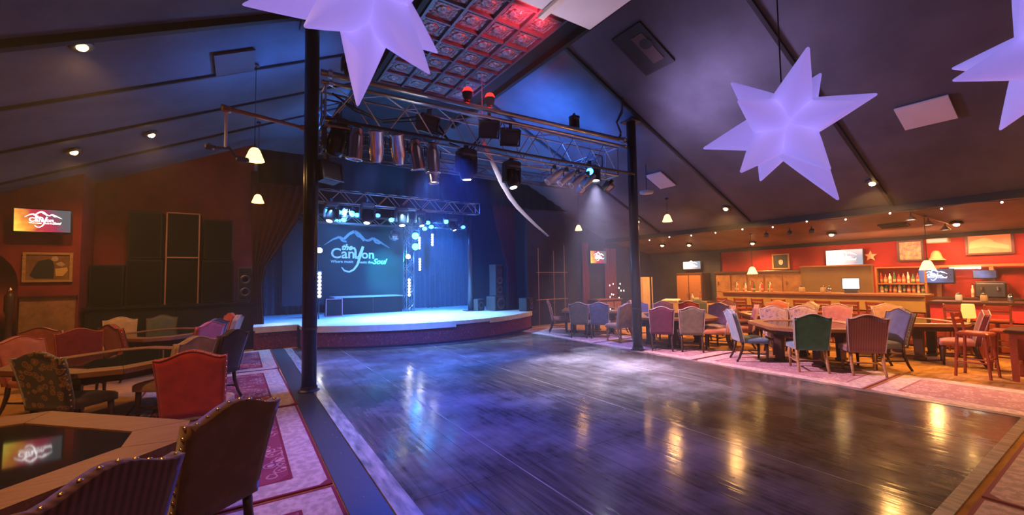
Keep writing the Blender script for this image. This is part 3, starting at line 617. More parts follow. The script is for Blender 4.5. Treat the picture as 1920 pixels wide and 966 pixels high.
def light_bar(label, loc, n, tilt, mat='led_white', s=1.0, pole=None):
    t = thing('light_bar', label, 'stage light', loc)
    t.rotation_euler = (0, tilt, 0)
    part('housing', MB().bbox((0,0.04,0), (0.13*s,0.08,n*0.10*s+0.04), 0.015), 'grey_plastic', t)
    for k in range(n): part('lens', MB().lathe([(0.042*s,-0.0),(0.03*s,0.02)], 10, Matrix.Translation((0,-0.0,(k-(n-1)/2)*0.10*s)) @ Matrix.Rotation(math.pi/2, 4, 'X')), mat, t)
    part('bracket', MB().box((0,0.11,0), (0.05,0.08,0.08)), 'dark_metal', t)
    if pole: part('pole', MB().tube((0,0.13,pole[0]), (0,0.13,pole[1]), 0.018, 6), 'dark_metal', t)
light_bar('upright white light bar at the foot of the truss tower', (5.46, 15.70, 1.55), 6, 0.0, s=1.15, pole=(-0.93, 0.3))
light_bar('upright white light bar next to the black post', (2.13, 14.6, 1.72), 7, 0.0, s=1.2, pole=(-1.10, 1.3))
light_bar('upper tilted white light bar beside the truss tower', (5.95, 15.9, 3.30), 5, 0.0, pole=(-1.2, 0.65))
light_bar('small upright light bar beside the two blue lamps', (6.5, 15.9, 3.45), 5, 0.0, pole=(-0.2, 0.5))
light_bar('lower tilted white light bar beside the truss tower', (5.95, 15.86, 2.45), 5, 0.0, pole=(-0.3, 0.3))
light_bar('bright horizontal light strip on the low truss above the banner', (2.85, 16.0, 4.02), 6, math.pi/2, 'led_cyan')
# mirror ball
t = thing('mirror_ball', 'silver mirror ball hanging in front of the logo banner', 'mirror ball', (5.0, 16.06, 3.58))
mb = MB(); nn = 14
for j in range(9):
    a0, a1 = math.pi*j/9-math.pi/2, math.pi*(j+1)/9-math.pi/2
    for i in range(nn):
        b0, b1 = 2*math.pi*i/nn+0.02, 2*math.pi*(i+1)/nn-0.02; r_ = 0.23
        mb.add([(r_*math.cos(a)*math.cos(b), r_*math.cos(a)*math.sin(b), r_*math.sin(a)) for a, b in ((a0+.02,b0),(a0+.02,b1),(a1-.02,b1),(a1-.02,b0))], [(0,1,2,3)])
o = part('mirror_tiles', mb, 'chrome', t); o['kind'] = 'stuff'
part('core', MB().lathe([(0.223*math.cos(math.pi*j/9-math.pi/2)+0.001, 0.223*math.sin(math.pi*j/9-math.pi/2)) for j in range(10)], 14), 'dark_metal', t)
part('cord', MB().tube((0,0,0.22), (0,0,0.375), 0.008, 5), 'cord', t)
# strobe / scoop boxes in the truss
def flood(label, loc, rx, rz, lens='grey_plastic', s=1.0, group=None):
    t = thing('flood_light', label, 'stage light', loc, 0, group); t.rotation_euler = (rx, 0, rz)
    part('housing', MB().box((0,0.06*s,0), (0.42*s,0.22*s,0.34*s), taper=0.8), 'grey_plastic', t)
    part('barn_frame', MB().box((0,-0.07*s,0.16*s),(0.42*s,0.03,0.03)).box((0,-0.07*s,-0.16*s),(0.42*s,0.03,0.03)).box((-0.2*s,-0.07*s,0),(0.03,0.03,0.34*s)).box((0.2*s,-0.07*s,0),(0.03,0.03,0.34*s)), 'dark_metal', t)
    part('lens', MB().box((0,-0.055*s,0), (0.34*s,0.02,0.26*s)), lens, t)
    part('clamp', MB().box((0,0.04,0.24*s), (0.06,0.08,0.16*s)), 'dark_metal', t)
flood('square black flood light in the middle of the front truss, beside the sail', (4.28, 7.4, 4.92), 0.5, -0.4)
flood('square black flood light in the front truss next to the other flood', (4.80, 7.4, 4.84), 0.5, -0.4)
flood('black flood light lit blue near the rear rail of the front truss', (3.15, 7.9, 4.98), 0.3, 0.3)
flood('square flood light hung low on the black post', (1.28, 7.75, 3.72), -0.2, 0.5)
flood('small pale blue flood hanging from the front truss beyond the bright spotlight', (7.62, 7.3, 4.05), 0.9, 0.3, 'led_blue' if False else 'pale_panel', 0.6)
flood('small pale blue flood hanging just beyond the dark blue post end of the truss', (8.02-0.1, 8.6, 4.25), 0.9, 0.3, 'pale_panel', 0.6)
def uplight(label, loc):
    t = thing('red_uplight', label, 'stage light', loc)
    part('cup', MB().lathe([(0.05,-0.10),(0.09,-0.05),(0.11,0.06)], 12, close=False), 'dark_metal', t, True); part('lens', MB().lathe([(0.10,0.05),(0.10,0.09),(0.075,0.14),(0.03,0.165)], 12), 'lamp_red', t, True)
    part('bracket', MB().box((0,0.05,-0.10), (0.06,0.06,0.12)), 'dark_metal', t)
uplight('glowing red lamp on the thick pipe under the tin ceiling', (3.75, 7.31, 5.48)); uplight('smaller red lamp beside the glowing red one under the tin ceiling', (4.25, 7.29, 5.47))
for i, (x, z) in enumerate(((6.55, 5.40), (1.5, 5.42))):
    moving_head(('squat black lamp standing on the thick pipe near the dark blue post','squat black lamp beside the top of the black post')[i], (x, 7.3, z), (0,0,1), 'grey_plastic', 0.62)
# cable bundles on the rig
for i, (pts, lab) in enumerate((([(1.3,7.7,5.1),(1.6,7.6,4.9),(2.1,7.5,4.7),(2.8,7.6,4.95),(3.4,7.5,4.6)], 'black cables drooping through the truss next to the black post'),
                                ([(7.6,6.75,6.1),(7.75,6.9,5.9),(7.65,7.0,5.6),(7.85,7.05,5.4),(7.8,7.1,5.2)], 'tangled black cable dropping from the ceiling at the dark blue post'),
                                ([(3.3,7.7,4.9),(3.5,7.6,4.55),(3.9,7.6,4.45),(4.2,7.7,4.8)], 'loop of black cable in the middle of the front truss'))):
    tag(put('cable', MB().path([Vector(p)+Vector((0,0,0)) for p in pts], 0.02, 5).path([Vector(p)+Vector((0.06,0.05,-0.05*(k % 2))) for k, p in enumerate(pts)], 0.014, 5).mesh('cable', 'cord', True)), lab, 'cable')
# curved white sail
sail = MB(); sp = [(5.02,9.0,5.26),(5.16,9.0,4.98),(5.32,9.0,4.69),(5.53,9.0,4.30),(5.79,9.0,3.92),(6.02,9.0,3.68),(6.28,9.0,3.47),(6.62,9.0,3.22),(7.04,9.0,2.96)]
wd = [0.10,0.12,0.14,0.15,0.14,0.125,0.105,0.08,0.02]
for side in (0, 1):
    pass
pr = []
for k, p in enumerate(sp):
    d = (Vector(sp[min(k+1,8)])-Vector(sp[max(k-1,0)])).normalized(); nn_ = Vector((-d.z,0,d.x))
    c = Vector(p); h = wd[k]/2; pr.append([c+nn_*h+Vector((0,-0.03,0)), c+Vector((0,0.05,0)), c-nn_*h+Vector((0,-0.03,0)), c+Vector((0,0.03,0))])
vs = [tuple(q) for r_ in pr for q in r_]; fs = []
for k in range(8): fs += [(k*4+i, k*4+(i+1)%4, k*4+4+(i+1)%4, k*4+4+i) for i in range(4)]
sail.tube(sp[0], (5.02,9.0,6.94), 0.01, 5)
tag(put('curved_sail', sail.add(vs, fs).mesh('curved_sail', 'white_vinyl', True)), 'curved white tapering sail hanging from the front truss', 'decoration')

# ------------------------------------------------------------------ stage furniture
t = thing('drum_riser', 'low black riser with a pale edge in front of the logo banner', 'riser', (4.10, 16.3, 0.62))
part('body', MB().bbox((0,0.3,0.30), (2.45,1.0,0.60), 0.01), 'black_paint', t); part('top_board', MB().box((0,0.3,0.62), (2.5,1.05,0.04)), 'pale_panel', t)
part('front_seam', MB().box((0.1,-0.206,0.30), (0.02,0.01,0.56)), 'dark_metal', t)
t = thing('amp_frame', 'small square amplifier with a pink outline on the stage', 'amplifier', (2.72, 15.6, 0.62))
part('body', MB().bbox((0,0,0.31), (0.52,0.35,0.60), 0.02), 'black_paint', t)
part('trim', MB().box((0,-0.185,0.60),(0.54,0.02,0.025)).box((0,-0.185,0.02),(0.54,0.02,0.025)).box((-0.26,-0.185,0.31),(0.025,0.02,0.58)).box((0.26,-0.185,0.31),(0.025,0.02,0.58)), nmat('pink_trim', (0.75,0.25,0.35), 0.5), t)
def speaker(label, loc, rz, d, cones, name='loudspeaker', mat='grey_plastic', tilt=0):
    t = thing(name, label, 'loudspeaker', loc, rz); w_, dp, h = d
    part('cabinet', MB().bbox((0,0,h/2), (w_,dp,h), 0.02), mat, t)
    part('grille', MB().box((0,-dp/2-0.006,h/2), (w_*0.88,0.012,h*0.9)), 'black_paint', t)
    for z, r_ in cones: part('cone', MB().lathe([(r_,0.0),(r_*0.8,0.012),(r_*0.3,-0.01)], 14, Matrix.Translation((0,-dp/2-0.012,z)) @ Matrix.Rotation(math.pi/2, 4, 'X')), 'dark_metal', t)
    return t
speaker('big blue lit sub speaker under the loudspeaker column', (8.32, 13.95, 0.62), 0.15, (0.62,0.55,0.55), ((0.28,0.22),))
speaker('tall blue lit loudspeaker column standing on the sub speaker', (8.32, 13.95, 1.17), 0.15, (0.40,0.40,1.22), ((0.25,0.15),(0.6,0.15),(0.95,0.10)))
speaker('wedge monitor speaker at the outer corner of the stage', (8.98, 12.85, 0.63), 0.25, (0.50,0.40,0.48), ((0.15,0.10),(0.34,0.10)))
speaker('small monitor speaker beside the sub speaker on the stage', (7.7, 14.3, 0.62), 0.2, (0.35,0.35,0.45), ((0.22,0.13),))
speaker('upright loudspeaker on the black ledge beside the tied curtain', (0.12, 14.05, 1.31), 0.0, (0.34,0.40,0.95), ((0.25,0.13),(0.6,0.13)))
t = thing('microphone_stand', 'tall thin microphone stand at the rear of the stage', 'stand', (6.9, 16.9, 0.62))
part('pole', MB().tube((0,0,0.03), (0,0,1.5), 0.012, 6), 'dark_metal', t); part('boom', MB().tube((-0.2,0,1.35), (0.35,0,1.62), 0.010, 6), 'dark_metal', t)
for k in range(3): part('leg', MB().tube((0,0,0.1), (0.28*math.cos(k*2.1),0.28*math.sin(k*2.1),0.01), 0.01, 5), 'dark_metal', t)
part('microphone', MB().lathe([(0.012,0),(0.02,0.1),(0.028,0.13),(0.015,0.16)], 8, Matrix.Translation((0.35,0,1.60))), 'dark_metal', t)
# speaker cabinets against the red wall
Lg = thing('speaker_ledge', 'long black ledge in front of the black speaker cabinets', 'ledge', (-1.35, 14.0, 0))
part('body', MB().box((0,0,0.62), (3.35,0.75,1.24)), 'black_paint', Lg); part('top_board', MB().box((0,-0.02,1.265), (3.42,0.85,0.05)), 'black_gloss', Lg)
for i in range(4): part('front_panel', MB().box((-1.26+i*0.84,-0.38,0.62), (0.80,0.02,1.16)), 'black_paint', Lg)
gs = 'black cabinets on the ledge'
cab = [(-2.05,1.29,0.72,1.16,'lower black cabinet at the end near the brown wainscot'),(-2.05,2.47,0.66,1.22,'upper black cabinet at the end near the brown wainscot'),(-1.28,1.29,0.72,1.16,'lower black cabinet under the pale metal frame'),
       (-0.52,1.29,0.72,1.16,'lower black cabinet next to the upright loudspeaker'),(-0.52,2.47,0.66,1.10,'upper black cabinet next to the stage curtain'),(-1.28,2.47,0.70,1.22,'upper black cabinet behind the pale metal frame'),(-2.75,1.29,0.62,1.02,'separate black cabinet beside the red return wall')]
for x, z, w_, h, lb in cab:
    t = thing('speaker_cabinet', lb, 'cabinet', (x, 14.28, z), 0, gs)
    part('body', MB().bbox((0,0,h/2), (w_,0.5,h), 0.015), 'black_paint', t); part('grille', MB().box((0,-0.256,h/2), (w_*0.9,0.012,h*0.92)), 'curtain_black', t)
t = thing('metal_frame', 'thin pale metal frame standing in front of the middle speaker cabinet', 'frame', (-1.28, 13.96, 1.29))
for x in (-0.34, 0.34): part('upright', MB().box((x,0,1.2), (0.03,0.03,2.4)), 'rust_pipe', t)
for z in (1.22, 2.39): part('rail', MB().box((0,0,z), (0.71,0.03,0.03)), 'rust_pipe', t)

# ------------------------------------------------------------------ lamps
def downlight(label, loc, power, group, spot=True, slope=0.0, color=WARM, aim=(0,0,-1)):
    t = thing('downlight', label, 'ceiling light', loc, 0, group)
    t.rotation_euler = (0, slope, 0)
    part('trim_ring', MB().lathe([(0.075,-0.03),(0.13,-0.03),(0.135,0.0),(0.12,0.03),(0.075,0.03)], 16), 'dark_metal', t, True)
    part('bulb', MB().lathe([(0.02,-0.075),(0.055,-0.05),(0.065,-0.02),(0.06,0.0)], 12), 'lamp_warm', t, True)
    o = lamp('SPOT', (loc[0], loc[1], loc[2]-0.12), power, color, (loc[0]+aim[0], loc[1]+aim[1], loc[2]-0.12+aim[2]), 0.07, 150, 0.8, name='downlight_glow')
gd = 'warm downlights in the sloping ceiling'
def on(x, y): return (x, y, cz(x)-0.035)
sl, sr, sw = -math.atan(0.46), math.atan(0.46), math.atan(0.19)
downlight('warm downlight on the slope over the patterned dining chair', on(-1.81, 7.72-0.15), 260, gd, slope=sl)
downlight('warm downlight near the brown hanging ceiling panel above the speaker cabinets', on(-1.66, 11.61), 200, gd, slope=sl)
downlight('warm downlight beside the arched wall', on(-2.84, 11.67), 200, gd, slope=sl)
downlight('warm downlight beside the white spiky star on the bar slope', on(12.35, 3.52), 700, gd, slope=sr)
downlight('warm downlight between the two dark blue rafters over the bar tables', on(12.45, 7.1), 700, gd, slope=sr)
downlight('warm downlight beside the dark blue post near the black wall', on(12.4, 10.45), 450, gd, slope=sr)
gl = 'warm downlights in the low bar ceiling'
for i, (x, y, p) in enumerate(((15.2,10.25,380),(14.9,11.3,220),(15.7,8.01,360),(15.4,5.46,420),(15.4,2.75,420))):
    downlight('warm downlight in the low bar ceiling ' + ('over the cloth covered table','beside the black wall','over the bottles on the wooden cabinets','above the bright television','above the framed collage')[i], on(x, y), p, gl, slope=sw)
# lamps of the same kind over the part of the room behind the photographer
downlight('warm downlight over the dining tables beside the arched wall side', on(-2.2, 2.6), 480, gd, slope=sl)
downlight('warm downlight over the dining end of the dance floor', on(0.2, -1.8), 220, gd, slope=sl)
downlight('warm downlight over the corner rug', on(9.5, -0.5), 700, gd, slope=sr)
downlight('warm downlight between the high tables and the bar', on(12.6, 0.6), 700, gd, slope=sr)
def pendant(label, loc, s, power, group=None, glow='shade_glow'):
    t = thing('pendant_lamp', label, 'pendant lamp', loc, 0, group); h = cz(loc[0])-loc[2]
    part('shade', MB().lathe([(0.13*s,-0.10*s),(0.115*s,-0.06*s),(0.07*s,0.06*s),(0.045*s,0.09*s),(0.02*s,0.10*s)], 16), glow, t, True)
    part('cap', MB().lathe([(0.03*s,0.095*s),(0.02*s,0.14*s)], 10), 'dark_metal', t); part('cord', MB().tube((0,0,0.13*s), (0,0,h-0.03), 0.007, 5), 'cord', t)
    part('ceiling_rose', MB().lathe([(0.06,h-0.06),(0.05,h-0.02)], 12), 'dark_metal', t)
    lamp('POINT', (loc[0], loc[1], loc[2]-0.16*s), power, WARM, None, 0.08, name='pendant_glow')
pendant('glowing bell shaded pendant lamp beside the black post', (0.19, 9.0, 4.19), 1.25, 22)
pendant('small glowing pendant lamp in front of the stage curtain and red wall', (0.35, 12.5, 3.98), 1.1, 14)
pendant('small glowing pendant lamp in front of the black wall', (10.4, 11.5, 3.66), 1.0, 14)
pendant('glowing pendant lamp over the table beside the dark blue post', (11.5, 8.5, 3.70), 1.2, 50)
pendant('glowing pendant lamp over the bottles on the bar', (14.6, 7.5, 1.98), 1.25, 45)
pendant('glowing pendant lamp at the end of the mustard bar counter', (14.5, 3.15, 2.0), 1.25, 45)
# track lamps over the bar
tr = thing('track_rail', 'thin lighting rail on the low bar ceiling', 'rail', (0,0,0))
part('rail', MB().tube((13.95,3.30,cz(13.95)-0.05), (15.6,2.80,cz(15.6)-0.05), 0.018, 6), 'rust_pipe', tr)
for i, (x, y) in enumerate(((14.0,3.28),(14.6,3.10),(15.2,2.92))):
    t = thing('track_lamp', ('first','middle','last')[i] + ' small cone lamp on the lighting rail over the bar', 'lamp', (x, y, cz(x)-0.16), 0, 'track lamps over the bar')
    part('shade', MB().lathe([(0.11,-0.08),(0.10,-0.06),(0.03,0.03)], 12, close=False), 'cream', t, True); part('stem', MB().tube((0,0,0.03),(0,0,0.115),0.015,6), 'dark_metal', t); part('bulb', MB().lathe([(0.085,-0.07),(0.03,-0.055)], 10), 'lens_warm', t)
for i, y in enumerate((6.9, 6.2, 5.6)):
    t = thing('track_lamp', ('first','second','third')[i] + ' dark spot lamp from the bottles along the low bar ceiling', 'lamp', (14.4, y, cz(14.4)-0.14), 0, 'dark spots on the low ceiling')
    part('shade', MB().lathe([(0.08,-0.10),(0.07,0.02),(0.03,0.05)], 10), 'dark_metal', t, True); part('stem', MB().tube((0,0,0.04),(0,0,0.12),0.015,6), 'dark_metal', t)
t = thing('ceiling_vent', 'dark slotted vent in the low bar ceiling above the collage', 'vent', (15.1, 3.9, cz(15.1)-0.03)); t.rotation_euler = (0, sw, 0)
part('frame', MB().box((0,0,0), (0.32,0.62,0.05)), 'dark_metal', t)
for k in range(4): part('slat', MB().box((-0.11+k*0.073,0,-0.03), (0.03,0.56,0.015)), 'black_paint', t)
t = thing('wall_box', 'pale flat box fixed under the ceiling above the hat shaped ornament', 'box', (16.38, 3.3, 2.70)); part('body', MB().bbox((0,0,0), (0.28,0.45,0.13), 0.02), 'cream', t); part('front_plate', MB().box((-0.145,0,0), (0.01,0.40,0.09)), 'pale_panel', t)
# string of fairy lights along the edge beam
t = thing('fairy_lights', 'string of small lights drooping along the edge beam of the bar ceiling', 'string lights', (13.34, 0, 3.36))
pts = [(0.0-0.02*(k % 2), -1.0+k*0.45, -0.03-0.06*abs(math.sin(k*0.9))) for k in range(27)]
part('wire', MB().path(pts, 0.008, 5), 'cord', t)
for k in range(0, 27, 2): part('bulb', MB().lathe([(0.006,-0.05),(0.022,-0.035),(0.012,-0.01)], 8, Matrix.Translation(pts[k])), 'fairy', t)
t = thing('fairy_lights', 'tangle of small white lights in front of the black wall near the television', 'string lights', (13.2, 12.4, 1.25))
part('wire', MB().path([(0.5*math.cos(k*0.5)*(1-k*0.03), 0.1*math.sin(k*1.7), 0.3*math.sin(k*0.9)) for k in range(20)], 0.008, 5), 'cord', t)
for k in range(0, 20, 2): part('bulb', MB().lathe([(0.006,-0.03),(0.02,0.0),(0.006,0.03)], 6, Matrix.Translation((0.5*math.cos(k*0.5)*(1-k*0.03), 0.1*math.sin(k*1.7), 0.3*math.sin(k*0.9)))), 'fairy', t)

# ------------------------------------------------------------------ hanging stars
def star(label, c, dirs, r0, hang):
    t = thing('hanging_star', label, 'star lantern', c, 0, 'spiky white stars')
    part('core', MB().lathe([(r0*1.12*math.cos(math.pi*j/8-math.pi/2)+0.001, r0*1.12*math.sin(math.pi*j/8-math.pi/2)) for j in range(9)], 16), 'star_skin', t, True)
    for d in dirs:
        d = Vector(d); L = d.length; q = d.to_track_quat('Z', 'Y').to_matrix().to_4x4()
        part('spike', MB().lathe([(r0*1.08,0.02),(r0*0.92,L*0.22),(r0*0.62,L*0.5),(r0*0.30,L*0.78),(0.012,L*0.985),(0.003,L)], 14, q), 'star_skin', t, True)
    h = cz(c[0])-c[2]; part('cord', MB().tube((0,0,r0), (0,0,h-0.02), 0.006, 5), 'cord', t); part('hook', MB().lathe([(0.03,h-0.06),(0.03,h-0.02)], 8), 'dark_metal', t)
    if hang: part('light_base', MB().lathe([(0.08,0),(0.07,0.03)], 12, Vector(hang).to_track_quat('Z','Y').to_matrix().to_4x4() @ Matrix.Translation((0,0,r0*1.1))), 'pale_panel', t)
star('white spiky star hanging over the dance floor towards the bar', (3.79,1.64,3.05), [(-0.61,-0.44,0.28),(0.57,-0.08,0.56),(0.62,-0.45,0.24),(-0.35,-0.60,-0.10),(-0.4,-0.45,-0.53),(0.57,0.48,-0.3),(-0.64,0.03,-0.47),(0.11,0.79,0.04),(-0.8,-0.06,0.01),(0.15,0.5,0.61),(0.45,-0.2,-0.62)], 0.185, None)
star('white spiky star hanging close to the black post and the tin ceiling', (0.81,3.27,4.06), [(-0.09,-0.06,-0.94),(0.8,0.51,0.0),(0.32,-0.47,-0.76),(-0.83,0.45,-0.12),(-0.5,-0.46,-0.67),(0.24,0.01,0.92),(-0.56,-0.73,-0.21),(0.32,-0.89,-0.09),(0.1,0.85,0.4),(-0.5,0.2,0.75)], 0.24, (0,-0.6,-0.8))
star('white spiky star hanging over the corner rug', (5.4,0.32,3.56), [(0.57,0.7,0.29),(-0.78,0.47,-0.27),(0.74,0.44,-0.39),(-0.88,0.07,0.34),(0.86,-0.27,-0.29),(0.64,-0.28,0.64),(-0.2,-0.9,0.1),(0,-0.3,-0.9),(-0.1,0.2,0.92)], 0.21, None)
# pale and brown panels fixed to the ceiling, the dark hatch, a fan
def ceil_panel(label, x0, x1, y0, y1, mat, z=None, gap=0.05):
    xm, ym = (x0+x1)/2, (y0+y1)/2; zc = z if z is not None else cz(xm)-gap; sl_ = 0 if z is not None else math.atan2(cz(x1)-cz(x0), x1-x0)
    t = thing('ceiling_panel', label, 'panel', (xm, ym, zc)); t.rotation_euler = (0, -sl_, 0)
    part('board', MB().box((0,0,0), ((x1-x0)/math.cos(sl_), y1-y0, 0.03)), mat, t)
    H = (cz(xm)-zc) if z is not None else gap
    for i in (-1, 1):
        for j in (-1, 1): part('hanger', MB().tube((i*(x1-x0)*0.42, j*(y1-y0)*0.42, 0.015), (i*(x1-x0)*0.42, j*(y1-y0)*0.42, (cz(xm+i*(x1-x0)*0.42)-zc if z is not None else H-0.004)-0.01), 0.008, 5), 'dark_metal', t)
    return t
ceil_panel('large pale panel hung flat under the ridge next to the tin tiles', 3.1, 4.88, 3.2, 5.0, 'pale_panel', z=6.0)
tag(put('ceiling_batten', MB().box((3.92,4.3,5.93), (0.10,1.6,0.06)).mesh('ceiling_batten', 'lip_board')), 'pink lit wooden batten fixed under the large pale panel', 'batten')
ceil_panel('pale ceiling panel on the slope beside the white star', 10.25, 10.85, 1.82, 2.54, 'pale_panel')
ceil_panel('small pale ceiling panel on the slope beyond the dark blue post', 10.25, 10.95, 7.75, 8.3, 'pale_panel')
ceil_panel('brown ceiling panel on the slope beside the black post', -0.43, 0.16, 8.33, 9.15, 'brown_panel')
t = thing('ceiling_hatch', 'open black hatch in the slope with a grey insert', 'hatch', (6.86, 5.5, cz(6.86)-0.03)); t.rotation_euler = (0, sr, 0)
part('frame', MB().box((0,0,0), (1.15,0.72,0.05)), 'black_paint', t); part('insert', MB().box((0.0,-0.12,-0.03), (0.75,0.26,0.02)), 'brown_panel', t); part('speaker_ring', MB().lathe([(0.13,-0.045),(0.06,-0.05)], 14, Matrix.Translation((-0.12,-0.16,0))), 'black_paint', t)
t = thing('ceiling_speaker', 'flat pale oval ceiling fixture on a stem near the dark blue post', 'ceiling fixture', (9.85, 7.95, 4.28))
part('disc', MB().lathe([(0.10,-0.07),(0.19,-0.05),(0.20,0.02),(0.12,0.05)], 16), 'pale_panel', t, True); part('stem', MB().tube((0,0,0.04),(0,0,cz(9.85)-4.30),0.012,6), 'dark_metal', t)

# ------------------------------------------------------------------ televisions and pictures
def tv(label, loc, rz, w_, h, scr, logo=True, tilt=0.0):
    t = thing('wall_television', label, 'television', loc, rz)
    t.rotation_euler = (tilt, 0, rz)
    part('casing', MB().bbox((0,0.03,0), (w_,0.07,h), 0.012), 'black_gloss', t); s = part('screen', MB().box((0,-0.01,0.01), (w_*0.95,0.012,h*0.88)), scr, t)
    part('wall_bracket', MB().box((0,0.14,0), (0.25,0.16,0.22)), 'dark_metal', t)
    if logo:
        a, b = logo_parts(w_*0.62); o = put('logo_print', None, t) if False else None
        a.add(b.v, b.f); part('logo_print', a, 'screen_white', s, loc=(w_*0.02, -0.018, 0.02))
tv('wall television showing a fiery logo above the framed photograph', (-3.64, 13.22, 3.23), 0.0, 0.90, 0.55, 'tv_fire', tilt=0.05)
tv('television with a fiery logo on the black wall beside the stage', (12.75, 12.9, 2.68), 0.0, 0.95, 0.58, 'tv_fire')
tv('bright white television on the bar wall above the brown partition', (16.28, 5.47, 2.33), -math.pi/2, 1.02, 0.56, 'tv_bright')
tv('blue television behind the bar beside the bottle shelves', (16.15, 3.35, 1.71), -math.pi/2-0.25, 0.78, 0.42, 'tv_blue')
tv('small bright television at the dark end of the bar', (16.22, 10.85, 2.28), -math.pi/2, 0.85, 0.36, 'tv_bright')
tv('small blue monitor over the espresso machine behind the bar', (16.2, 2.45, 1.74), -math.pi/2, 0.42, 0.22, 'tv_blue', False)
def frame(label, loc, rz, w_, h, fm, artm, deco=()):
    t = thing('framed_picture', label, 'picture', loc, rz); f = 0.05
    part('frame', MB().box((0,0,h/2-f/2),(w_,0.04,f)).box((0,0,-h/2+f/2),(w_,0.04,f)).box((-w_/2+f/2,0,0),(f,0.04,h-2*f)).box((w_/2-f/2,0,0),(f,0.04,h-2*f)), fm, t)
    p = part('print', MB().box((0,0.008,0), (w_-2*f+0.01,0.015,h-2*f+0.01)), artm, t)
    for mt_, poly in deco: part('printed_shape', flat_xz([(x*w_, z*h) for x, z in poly], -0.003, 0.001), mt_, p)
body = [(-0.36,-0.28),(-0.28,0.0),(-0.2,0.2),(0.0,0.28),(0.08,0.24),(0.12,0.05),(0.12,-0.38),(-0.26,-0.38)]
head = [(0.05,0.24),(0.08,0.36),(0.16,0.38),(0.2,0.3),(0.18,0.22),(0.12,0.2)]
frame('framed photograph of a dark suited singer on the arched wall', (-3.60, 13.47, 2.23), 0, 0.78, 0.66, 'gold_frame', 'art_brown',
      (('art_dark', body), ('art_skin', head), ('art_skin', [(0.14,0.12),(0.26,0.2),(0.34,0.1),(0.28,0.02),(0.2,0.06)]), ('art_gold', [(0.14,-0.05),(0.38,0.0),(0.4,-0.12),(0.3,-0.3),(0.16,-0.3)])))
frame('small square portrait in a pale frame on the red bar wall', (16.5, 7.45, 2.30), -math.pi/2, 0.58, 0.56, 'gold_frame', 'art_dark',
      (('art_pale', [(0.13*math.cos(a*0.628), 0.20*math.sin(a*0.628)-0.02) for a in range(10)]), ('art_dark', [(-0.12,0.08),(-0.1,0.24),(0.1,0.24),(0.12,0.08),(0.0,0.13)]), ('art_dark', [(-0.08,0.0),(-0.02,0.0),(-0.02,0.03),(-0.08,0.03)]), ('art_dark', [(0.02,0.0),(0.08,0.0),(0.08,0.03),(0.02,0.03)])))
frame('framed brown collage on the red bar wall', (16.5, 3.93, 2.46), -math.pi/2, 0.58, 0.62, 'leg_wood', 'art_collage')
frame('wide framed print of a tan reclining shape on the red bar wall', (16.5, 2.38, 2.55), -math.pi/2, 0.86, 0.58, 'leg_wood', 'art_tan',
      (('art_orange', [(-0.42,-0.2),(-0.40,0.1),(-0.25,0.2),(-0.1,0.28),(0.02,0.22),(0.12,0.05),(0.28,-0.05),(0.40,-0.12),(0.40,-0.28),(0.1,-0.2),(-0.1,-0.12),(-0.25,-0.16)]),))
t = thing('wall_star', 'small orange star ornament beside the bright television', 'ornament', (16.52, 4.86, 2.36), -math.pi/2)
part('star_body', flat_xz([((0.17 if k % 2 == 0 else 0.07)*math.sin(k*math.pi/5), (0.17 if k % 2 == 0 else 0.07)*math.cos(k*math.pi/5)) for k in range(10)], -0.02, 0.02), 'art_orange', t)
t = thing('wall_bell', 'orange hat shaped ornament between the collage and the wide print', 'ornament', (16.45, 3.38, 2.30), -math.pi/2)
part('crown', MB().lathe([(0.17,-0.12),(0.13,-0.06),(0.10,0.06),(0.06,0.12),(0.02,0.13)], 14), 'art_orange', t, True); part('brim', MB().lathe([(0.20,-0.14),(0.17,-0.11)], 14), 'art_orange', t)
t = thing('arch_lantern', 'small yellow lit panel inside the arched opening', 'lamp', (-4.72, 14.3, 1.0))
part('panel', MB().box((0,0,0.4), (0.28,0.05,0.5)), 'lamp_shade_yellow', t); part('stand', MB().box((0,0.05,-0.43), (0.2,0.2,1.14)), 'leg_wood', t)
t = thing('newel_post', 'dark turned wooden post beside the arched opening', 'post', (-4.12, 13.35, 0)); part('shaft', MB().lathe([(0.09,0),(0.09,0.3),(0.06,0.35),(0.05,1.2),(0.08,1.3),(0.08,1.6),(0.04,1.7)], 12), 'leg_wood', t, True); part('knob', MB().lathe([(0.02,1.69),(0.05,1.74),(0.02,1.79)], 10), 'brass', t)

